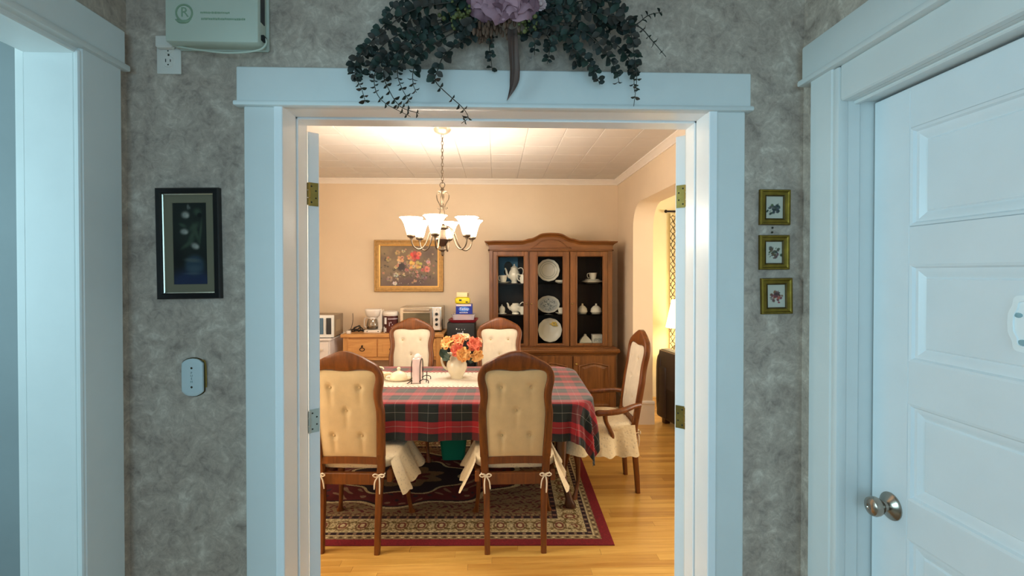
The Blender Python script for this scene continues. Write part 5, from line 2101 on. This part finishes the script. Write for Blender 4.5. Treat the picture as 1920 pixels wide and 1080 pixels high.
cn = thing('coffee_canister', 'brown wrapped coffee canister with a white lid beside the coffee maker', 'canister', (-1.123, 5.16, dz))
MB().lathe([(0, 0), (.074, 0), (.077, .004), (.077, .176), (.0, .176)], 32).build('can', M_canister, cn, 40)
MB().lathe([(0, .176), (.079, .176), (.082, .182), (.082, .202), (.078, .218), (.05, .226), (0, .226)], 32).build('lid', M_white_plastic, cn, 40)
m_ = MB()
for a0, a1, z0, z1 in ((-2.35, -1.95, .09, .16), (-2.6, -2.3, .0, .06), (-2.2, -2.0, .01, .05)):
    m_.grid(lambda u, v: (.0775 * math.cos(a0 + (a1 - a0) * u), .0775 * math.sin(a0 + (a1 - a0) * u), z0 + (z1 - z0) * v), 6, 1)
m_.build('label_patch', M_white_ink, cn, 60)
m_ = MB()
for a0, a1, z0, z1 in ((-1.75, -.2, .14, .150), (-1.6, -1.5, .07, .11), (-1.4, -1.28, .10, .115), (-1.3, -1.05, .05, .06), (-1.2, -1.1, .08, .09)):
    m_.grid(lambda u, v: (.0775 * math.cos(a0 + (a1 - a0) * u), .0775 * math.sin(a0 + (a1 - a0) * u), z0 + (z1 - z0) * v), 8, 1)
m_.build('label_band', mat('label_grey', (190, 176, 186), .4), cn, 60)

to = thing('toaster_oven', 'silver toaster oven with glass door standing behind the far dining chair', 'toaster oven', (-.800, 5.13, dz))
MB().box(-.215, .225, 0, .30, .015, .268, .010, 2).build('housing', M_chrome, to, 30)
m_ = MB()
m_.box(-.218, .125, -.012, .002, .022, .262, .004)
m_.build('door', M_chrome, to, 30)
MB().box(-.185, .100, -.0145, -.011, .05, .205, .002).build('window', M_ovenglass, to, 30)
m_ = MB()
m_.tube([(-.175, -.042, .236), (.095, -.042, .236)], .0115, 10)
m_.tube([(-.16, -.042, .236), (-.16, -.01, .236)], .007, 8)
m_.tube([(.08, -.042, .236), (.08, -.01, .236)], .007, 8)
m_.build('door_handle', M_chrome, to, 60)
MB().box(.130, .205, -.010, .002, .022, .262, .004).build('control_panel', M_white_plastic, to, 30)
for zz in (.192, .135, .082):
    k_ = MB(Matrix.Translation((.168, -.010, zz)) @ Matrix.Rotation(PI / 2, 4, 'X'))
    k_.lathe([(0, 0), (.016, 0), (.013, .016), (0, .017)], 16)
    k_.build('dial', M_black, to, 40)
m_ = MB()
m_.sphere((.168, -.011, .235), (.004, .002, .004), 8, 6)
m_.build('indicator', M_dark_ink, to, 60)
for x in (-.19, .20):
    for y in (.03, .27):
        MB().lathe([(0, 0), (.012, 0), (.012, .016), (0, .016)], 12, x, y).build('foot', M_black, to, 40)

cordm = MB()
random.seed(4)
for k in range(7):
    x0 = -1.535 + random.uniform(0, .03)
    z_ = dz + .008
    pts = [(x0 + .030 * q + random.uniform(-.012, .012), 5.10 + random.uniform(-.05, .05), z_ + random.uniform(0, .05) * math.sin(PI * q / 5) + .004 * k) for q in range(6)]
    cordm.tube(spline(pts, 22), .0055, 6)
cd_ = cordm.build('cable_bundle', M_black_rubber, None, 60)
tag(cd_, 'tangled dark power cables lying on the dresser beside the coffee maker', 'cables')
m_ = MB()
m_.box(-.022, .022, -.016, .016, 0, .032, .006, 2)
ad = m_.build('plug_adapter', M_white_plastic, None, 30)
tag(ad, 'small white plug adapter at the dresser end beside the dark cables', 'plug')
ad.location = (-1.528, 5.03, dz)
m_ = MB()
m_.tube(spline([(-1.565, 5.30, 1.10), (-1.55, 5.25, 1.03), (-1.535, 5.15, .965), (-1.53, 5.06, .942)], 16), .003, 6)
mc = m_.build('power_cord', M_wire, None, 60)
tag(mc, 'thin dark cord running from the microwave down to the white plug adapter', 'cord')

# microwave on its white cabinet
wc = thing('white_cabinet', 'white low cabinet carrying the microwave at the dresser end', 'cabinet', (-1.93, 4.86, 0))
MB().box(-.26, .262, .012, .56, .03, .862, .004).build('body', M_whitecab, wc, 30)
MB().box(-.272, .274, -.012, .57, .862, .882, .005, 2).build('top', M_whitecab, wc, 30)
MB().box(-.25, .252, -.004, .012, .05, .85, .004).build('door', M_whitecab, wc, 30)
kb = MB(Matrix.Translation((.19, -.004, .775)) @ Matrix.Rotation(PI / 2, 4, 'X'))
kb.lathe([(0, 0), (.012, 0), (.008, .010), (.015, .02), (0, .024)], 14)
kb.build('knob', M_white_plastic, wc, 60)
for x in (-.22, .222):
    for y in (.05, .52):
        MB().lathe([(0, 0), (.016, 0), (.02, .032), (0, .032)], 12, x, y).build('foot', M_grey_dark, wc, 40)
mw = thing('microwave', 'white fronted microwave with blue window on the white cabinet', 'microwave', (-1.855, 4.90, .882))
MB().box(-.22, .216, .016, .30, .012, .232, .004).build('housing', M_micro_side, mw, 30)
MB().box(-.222, .218, -.006, .016, .008, .234, .006, 2).build('front', M_micro, mw, 30)
MB().box(-.18, .116, -.010, -.005, .04, .205, .003).build('window', M_blueglass, mw, 30)
MB().box(.144, .194, -.009, -.005, .04, .205, .003).build('control_panel', M_blackglass, mw, 30)
m_ = MB()
m_.tube([(.130, -.022, .05), (.130, -.022, .195)], .006, 8)
m_.tube([(.130, -.022, .06), (.130, -.004, .06)], .004, 6)
m_.tube([(.130, -.022, .185), (.130, -.004, .185)], .004, 6)
m_.build('door_handle', M_micro, mw, 60)
MB().box(.2165, .2185, .06, .20, .06, .18, .001).build('vent_panel', mat('vent_plate', (170, 150, 122), .5), mw)
for x in (-.19, .19):
    for y in (.03, .27):
        MB().lathe([(0, 0), (.012, 0), (.012, .013), (0, .013)], 12, x, y).build('foot', M_black, mw, 40)

# black fridge and the stack on top
fx = -.362
fg = thing('black_fridge', 'narrow black fridge between the pine dresser and china cabinet', 'fridge', (fx, 4.98, 0))
MB().box(-.145, .140, .03, .40, .03, 1.026, .006, 2).build('cabinet', M_black, fg, 30)
MB().box(-.145, .140, -.006, .028, .05, 1.022, .008, 2).build('door', M_black, fg, 30)
m_ = MB()
m_.sphere((-.046, -.0065, .962), (.0065, .0015, .0085), 10, 8)
for k in range(3):
    m_.sphere((-.020 + k * .028, -.0065, .958), (.004, .0012, .004), 8, 6)
m_.box(-.040, .026, -.0068, -.0058, .908, .922, .001)
m_.box(.014, .022, -.0068, -.0058, .925, .940, .001)
m_.build('panel_lights', M_white_ink, fg, 60)
for x in (-.12, .115):
    for y in (.06, .36):
        MB().lathe([(0, 0), (.016, 0), (.016, .032), (0, .032)], 12, x, y).build('foot', M_black_rubber, fg, 40)
ty = thing('maroon_tray', 'shallow maroon tray lying on top of the black fridge', 'tray', (-.345, 5.12, 1.0265))
m_ = MB()
m_.sections([[(x, y, z) for x, y in rrect(a, b_, .03, 4)] for a, b_, z in ((.130, .125, 0), (.150, .14, .024), (.154, .144, .026), (.150, .14, .028), (.128, .122, .006))], True, True)
m_.build('tray', M_maroon, ty, 30)
pb = thing('clear_tub', 'clear plastic tub holding pink paper on the maroon tray', 'plastic tub', (-.342, 5.10, 1.0325))
m_ = MB()
m_.sections([[(x, y, z) for x, y in rrect(a, b_, .03, 4)] for a, b_, z in ((.106, .09, 0), (.120, .10, .070), (.126, .106, .072), (.126, .106, .076), (.118, .098, .074), (.104, .088, .003))], True, True)
m_.build('tub', M_clear, pb, 30)
m_ = MB()
m_.sphere((.005, -.01, .034), (.072, .05, .030), 16, 10)
m_.tube([(.03 * math.cos(t), -.072, .036 + .026 * math.sin(t)) for t in [PI * k / 12 for k in range(13)]], .012, 8)
m_.build('pink_paper', M_pink, pb, 60)
tb = thing('tea_box', 'blue tea box with white lettering stacked on the clear plastic tub', 'box', (-.335, 5.09, 1.1095))
MB().box(-.086, .086, -.05, .05, 0, .105, .002).build('carton', M_navy, tb)
MB().box(-.082, .074, -.0512, -.05, .084, .104, .0003).build('top_band', mat('band_white', (238, 216, 214), .5), tb)
m_ = MB()
m_.sphere((0, -.0502, .052), (.058, .0012, .026), 24, 8)
m_.build('oval_patch', M_lblue, tb, 60)
place('lettering', text_mesh('Tetley', .038, M_white_ink, .0006), tb, (0, -.0518, .054), (PI / 2, 0, 0))
m_ = MB()
for k in range(11):
    m_.box(-.046 + k * .008, -.041 + k * .008, -.0508, -.0498, .012, .012 + (.008 if k % 3 else .011))
m_.build('small_print', M_white_ink, tb)
yb = thing('yellow_packet', 'bright yellow packet lying on the blue tea box', 'packet', (-.352, 5.08, 1.2145))
m_ = MB()
m_.sphere((0, 0, .036), (.080, .045, .036), 22, 10, .5)
m_.build('packet', M_yellow, yb, 60)
m_ = MB()
m_.box(-.035, -.008, -.0462, -.043, .034, .05, .001)
m_.box(.034, .056, -.0462, -.043, .016, .028, .001)
m_.build('printed_marks', M_dark_ink, yb)
cb = thing('cream_packet', 'small cream box at the very top of the stack on the fridge', 'packet', (-.350, 5.085, 1.2875))
MB().box(-.064, .064, -.036, .036, 0, .050, .005, 2).build('carton', M_cream_pack, cb, 30)
MB().box(.048, .062, -.0366, -.035, .004, .046, .0005).build('printed_edge', mat('pack_brown', (150, 120, 80), .5), cb)

# ------------------------------------------------------------------ things on the table
TT = TZ + .0078
bd_ = thing('butter_dish', 'cream oval butter dish with domed lid on the lace runner', 'butter dish', (-.700, 3.475, TT), .1)
m_ = MB()
m_.M = Matrix.Diagonal((1, .62, 1, 1))
m_.lathe([(0, 0), (.062, 0), (.07, .004), (.094, .016), (.096, .019), (.07, .012), (0, .010)], 32)
m_.build('dish', M_cream_china, bd_, 60)
m_ = MB()
m_.M = Matrix.Diagonal((1, .66, 1, 1))
m_.lathe([(.060, .012), (.062, .022), (.056, .044), (.034, .062), (.014, .070), (.009, .076), (.014, .086), (.011, .096), (0, .099)], 32)
m_.build('lid', M_cream_china, bd_, 60)
gb = pot('gravy_boat', 'cream gravy boat beside the butter dish, partly behind the chair back', 'gravy boat', (-.835, 3.50, TT), [(0, 0), (.034, 0), (.03, .010), (.036, .02), (.05, .042), (.052, .052), (.048, .052), (.03, .025), (0, .02)], M_cream_china, [(-.03, .04), (-.06, .048), (-.085, .040)], [(-.046, .05), (-.02, .088), (.01, .092), (.022, .078)], 0, group=None)
nh = thing('napkin_holder', 'wire napkin holder with upright pink napkins on the lace runner', 'napkin holder', (-.560, 3.44, TT), .02)
MB().box(-.026, .022, -.075, .075, .004, .175, .006, 2).build('napkins', M_napkin, nh, 40)
m_ = MB()
m_.sphere((-.002, 0, .178), (.022, .07, .02), 14, 8)
m_.build('napkin_edge', M_napkin, nh, 60)
m_ = MB()
for x in (-.032, .028):
    m_.tube(spline([(x, -.07, 0), (x, -.075, .10), (x, -.05, .15), (x, 0, .16), (x, .05, .15), (x, .075, .10), (x, .07, 0)], 26), .0032, 6)
for y in (-.068, .068):
    m_.tube(spline([(-.062, y - .01, .0035), (-.046, y, .012), (-.03, y, .020), (0, y, .006), (.03, y, .020), (.050, y, .030), (.082, y, .022), (.086, y - .01, .004)], 24), .0032, 6)
m_.tube(spline([(.070, -.07, .008), (.072, -.06, .05), (.074, -.06, .085)], 10), .003, 6)
m_.build('wire_stand', M_wire, nh, 60)

pt = thing('pitcher', 'cream ceramic pitcher filled with orange roses on the lace runner', 'pitcher', (-.290, 3.55, TT))
MB().lathe([(0, 0), (.044, 0), (.046, .006), (.043, .012), (.058, .04), (.073, .075), (.072, .105), (.058, .135), (.046, .155), (.047, .170), (.056, .188), (.052, .188), (.043, .170), (.040, .155), (0, .13)], 32,
           flute=lambda a, z: .035 * math.cos(14 * a) * min(1, max(0, (z - .02) / .03)) * (1 if z < .15 else .4)).build('body', M_cream_china, pt, 60)
m_ = MB()
m_.tube(spline([(-.050, 0, .172), (-.080, 0, .186), (-.106, 0, .168), (-.110, 0, .125), (-.095, 0, .085), (-.068, 0, .062)], 20), .0085, 8)
m_.build('handle', M_cream_china, pt, 60)
m_ = MB()
m_.tube(spline([(.036, 0, .166), (.056, 0, .182), (.068, 0, .192)], 8), [.02, .019, .018, .017, .015, .013, .011, .008], 10)
m_.build('spout', M_cream_china, pt, 60)

random.seed(12)
pmesh = {m.name: petal_mesh(m, .74, .16) for m in (M_coral, M_orange, M_apricot, M_peach)}
roses = [((-.275, 3.475, .985), .050, M_coral, (-.15, -1, .2), 'coral rose low in the middle of the bouquet, above the pitcher rim'),
         ((-.160, 3.50, 1.020), .052, M_coral, (.2, -1, .25), 'large coral rose on the china cabinet side of the bouquet'),
         ((-.350, 3.50, 1.030), .046, M_apricot, (-.4, -.9, .4), 'apricot rose at the dresser side of the bouquet'),
         ((-.280, 3.50, 1.048), .046, M_orange, (-.05, -.8, .7), 'orange rose at the top of the bouquet'),
         ((-.232, 3.455, .958), .050, M_apricot, (0, -1, -.1), 'open apricot rose lowest over the pitcher spout'),
         ((-.140, 3.48, .945), .044, M_apricot, (.35, -1, -.35), 'yellow-orange rose drooping beside the black fridge'),
         ((-.225, 3.54, 1.062), .036, M_peach, (.1, -.6, 1), 'pale peach rose at the back of the bouquet'),
         ((-.125, 3.55, 1.035), .026, M_peach, (.8, -.5, .4), 'small pale peach bud at the outer edge of the bouquet')]
for c, r, m, ax, lab in roses:
    t = thing('rose', lab, 'rose', (-.285, 3.55, TT + .135), group='roses in the cream pitcher')
    lc = Vector(c) - Vector(t.location)
    b = MB()
    b.tube(spline([(0, 0, 0), (lc.x * .3, lc.y * .3, lc.z * .55), tuple(lc - Vector(ax).normalized() * r * .3)], 8), .003, 6)
    b.build('stem', M_roseleaf, t, 60)
    b = MB()
    b.sphere(lc, r * .36, 10, 8)
    hd_ = b.build('bloom', m, t, 60)
    hd_.data.materials[0] = m
    for M in make_rose(None, lc, r, ax, None, ((3, .50, .02), (4, .70, .22), (5, .90, .45), (6, 1.02, .72))):
        o = place('petal', pmesh[m.name], hd_)
        o.matrix_local = M
for c, rot, sz, lab in (((-.385, 3.50, .955), (1.2, -.5, .6), .075, 'dark green rose leaf over the pitcher handle, uppermost'), ((-.360, 3.485, .930), (1.0, -.9, .2), .07, 'dark green rose leaf lying against the pitcher neck'), ((-.395, 3.52, .935), (.9, -.3, 1.1), .06, 'dark green rose leaf outermost above the handle'), ((-.180, 3.50, .905), (1.3, .2, -.4), .055, 'small dark green leaf hanging under the drooping rose')):
    b = MB(Euler(rot).to_matrix().to_4x4() @ Matrix.Diagonal((sz, sz, sz, 1)))
    b.grid(lambda u, v: ((u - .5) * .9 * math.sin(PI * (.03 + .94 * v)), v - .5, .15 * abs(u - .5) * 2 - .2 * (v - .5) ** 2), 6, 8)
    b.grid(lambda u, v: ((u - .5) * .9 * math.sin(PI * (.03 + .94 * v)), v - .5, .15 * abs(u - .5) * 2 - .2 * (v - .5) ** 2 - .02), 6, 8, True)
    b.M = Matrix.Translation(Vector((-.300, 3.55, TT + .18)) - Vector(c))
    b.tube([(0, 0, 0), tuple(-(b.M.translation) * .96)], .0018, 5)
    o = b.build('rose_leaf', M_roseleaf, None, 60)
    o.location = c
    tag(o, lab, 'leaf', 'leaves in the cream pitcher')

# ------------------------------------------------------------------ living room seen through the arch
sf = thing('leather_sofa', 'dark leather sofa seen from behind through the arched opening', 'sofa', (1.672, 4.93, 0), math.radians(10))
L_ = 1.9
MB().box(.0, .86, -L_, 0, .06, .40, .02, 2).build('base', M_leather, sf, 40)
m_ = MB()
m_.sections([[(x, y, z) for x, z in ((.0, .08), (.0, .70), (.008, .742), (.03, .757), (.10, .76), (.15, .75), (.18, .40), (.17, .08))] for y in (-L_ + .02, -.035)], True, True)
m_.build('backrest', M_leather, sf, 30)
for y in (0, -L_):
    m_ = MB()
    s = -1 if y == 0 else 1
    m_.box(-.012, .84, min(y, y + s * .19), max(y, y + s * .19), .06, .60, .03, 3)
    m_.sphere((.03, y + s * .04, .40), (.045, .05, .31), 14, 10, .5)
    m_.build('arm', M_leather, sf, 40)
for k in range(2):
    y = -.20 - .75 * k
    m_ = MB()
    m_.sphere((.22, y - .37, .70), (.13, .365, .175), 24, 14, .5)
    m_.build('back_cushion', M_leather, sf, 60)
    m_ = MB()
    m_.sphere((.52, y - .37, .44), (.32, .37, .09), 24, 12, .45)
    m_.build('seat_cushion', M_leather, sf, 60)
m_ = MB()
m_.tube([(.002, -.05, .752), (.002, -L_ + .05, .752)], .005, 6)
m_.build('piping', mat('piping_highlight', (150, 130, 108), .4), sf, 60)  # highlight along the top edge put into the piping colour
for x in (.06, .78):
    for y in (-.08, -L_ + .08):
        MB().box(x - .03, x + .03, y - .03, y + .03, 0, .07, .004).build('foot', M_table, sf)

et = thing('end_table', 'small wooden end table carrying the lamp behind the sofa', 'side table', (2.16, 5.58, 0))
MB().lathe([(0, .52), (.21, .52), (.22, .53), (.22, .545), (0, .55)], 28).build('tabletop', M_table, et, 40)
for k in range(3):
    a = k * 2 * PI / 3 + .4
    MB().post([(.15 * math.cos(a), .15 * math.sin(a), 0, .016, .016), (.13 * math.cos(a), .13 * math.sin(a), .25, .013, .013), (.15 * math.cos(a), .15 * math.sin(a), .525, .018, .018)], 8, .9).build('leg', M_table, et, 60)
lp = thing('table_lamp', 'lit table lamp with pale conical shade and wire scroll base beside the curtain', 'lamp', (2.155, 5.58, .55))
MB().lathe([(.150, .352), (.152, .350), (.085, .675), (.082, .675), (.150, .350)], 32).build('lamp_shade', M_lampshade, lp, 60)
MB().lathe([(0, 0), (.075, 0), (.07, .012), (.02, .02), (0, .02)], 24).build('base', M_lampdark, lp, 50)
m_ = MB()
m_.tube([(0, 0, .02), (0, 0, .42)], .006, 8)
for k in range(4):
    a = k * PI / 2 + .4
    m_.tube(spline([(r * math.cos(a), r * math.sin(a), z) for r, z in ((.02, .02), (.075, .07), (.06, .14), (.015, .19), (.05, .25), (.04, .31), (.006, .345))], 22), .0045, 6)
m_.build('scroll_stem', M_lampmetal, lp, 60)
bl = light('lamp_bulb', 'POINT', (2.155, 5.58, 1.06), (0, 0, 0), 7, (1.0, .90, .66), .05)

ct = thing('trellis_curtain', 'cream curtain panel with black trellis print beside the living room lamp', 'curtain', (2.40, 5.86, 0))
m_ = MB()


def cfn(u, v):
    x = -.25 + .5 * u
    return (x, .018 * math.sin(u * 2 * PI * 3.5), .04 + 2.24 * v)


m_.grid(cfn, 70, 2)
m_.grid(lambda u, v: tuple(Vector(cfn(u, v)) + Vector((0, .002, 0))), 70, 2, True)
m_.build('panel', M_sheer, ct, 80)
m_ = MB()
for s in (-1, 1):
    for k in range(-3, 30):
        pts = []
        for q in range(25):
            u = q / 24
            z = k * .082 + s * u * .5 * 1.35 + (0 if s > 0 else .675)
            z += .012 * math.sin(u * 40 + k)
            if .06 < z < 2.27:
                p = cfn(u, 0)
                pts.append((p[0], p[1] - .003, z))
        if len(pts) > 2:
            m_.tube(pts, .0052, 4, flat=.4)
o = m_.build('trellis_print', M_grille, ct, 60)
m_ = MB()
m_.tube([(-.3, -.01, 2.30), (.9, -.01, 2.30)], .012, 10)
m_.sphere((-.31, -.01, 2.30), .02, 12, 8)
m_.build('curtain_rod', M_wire, ct, 60)
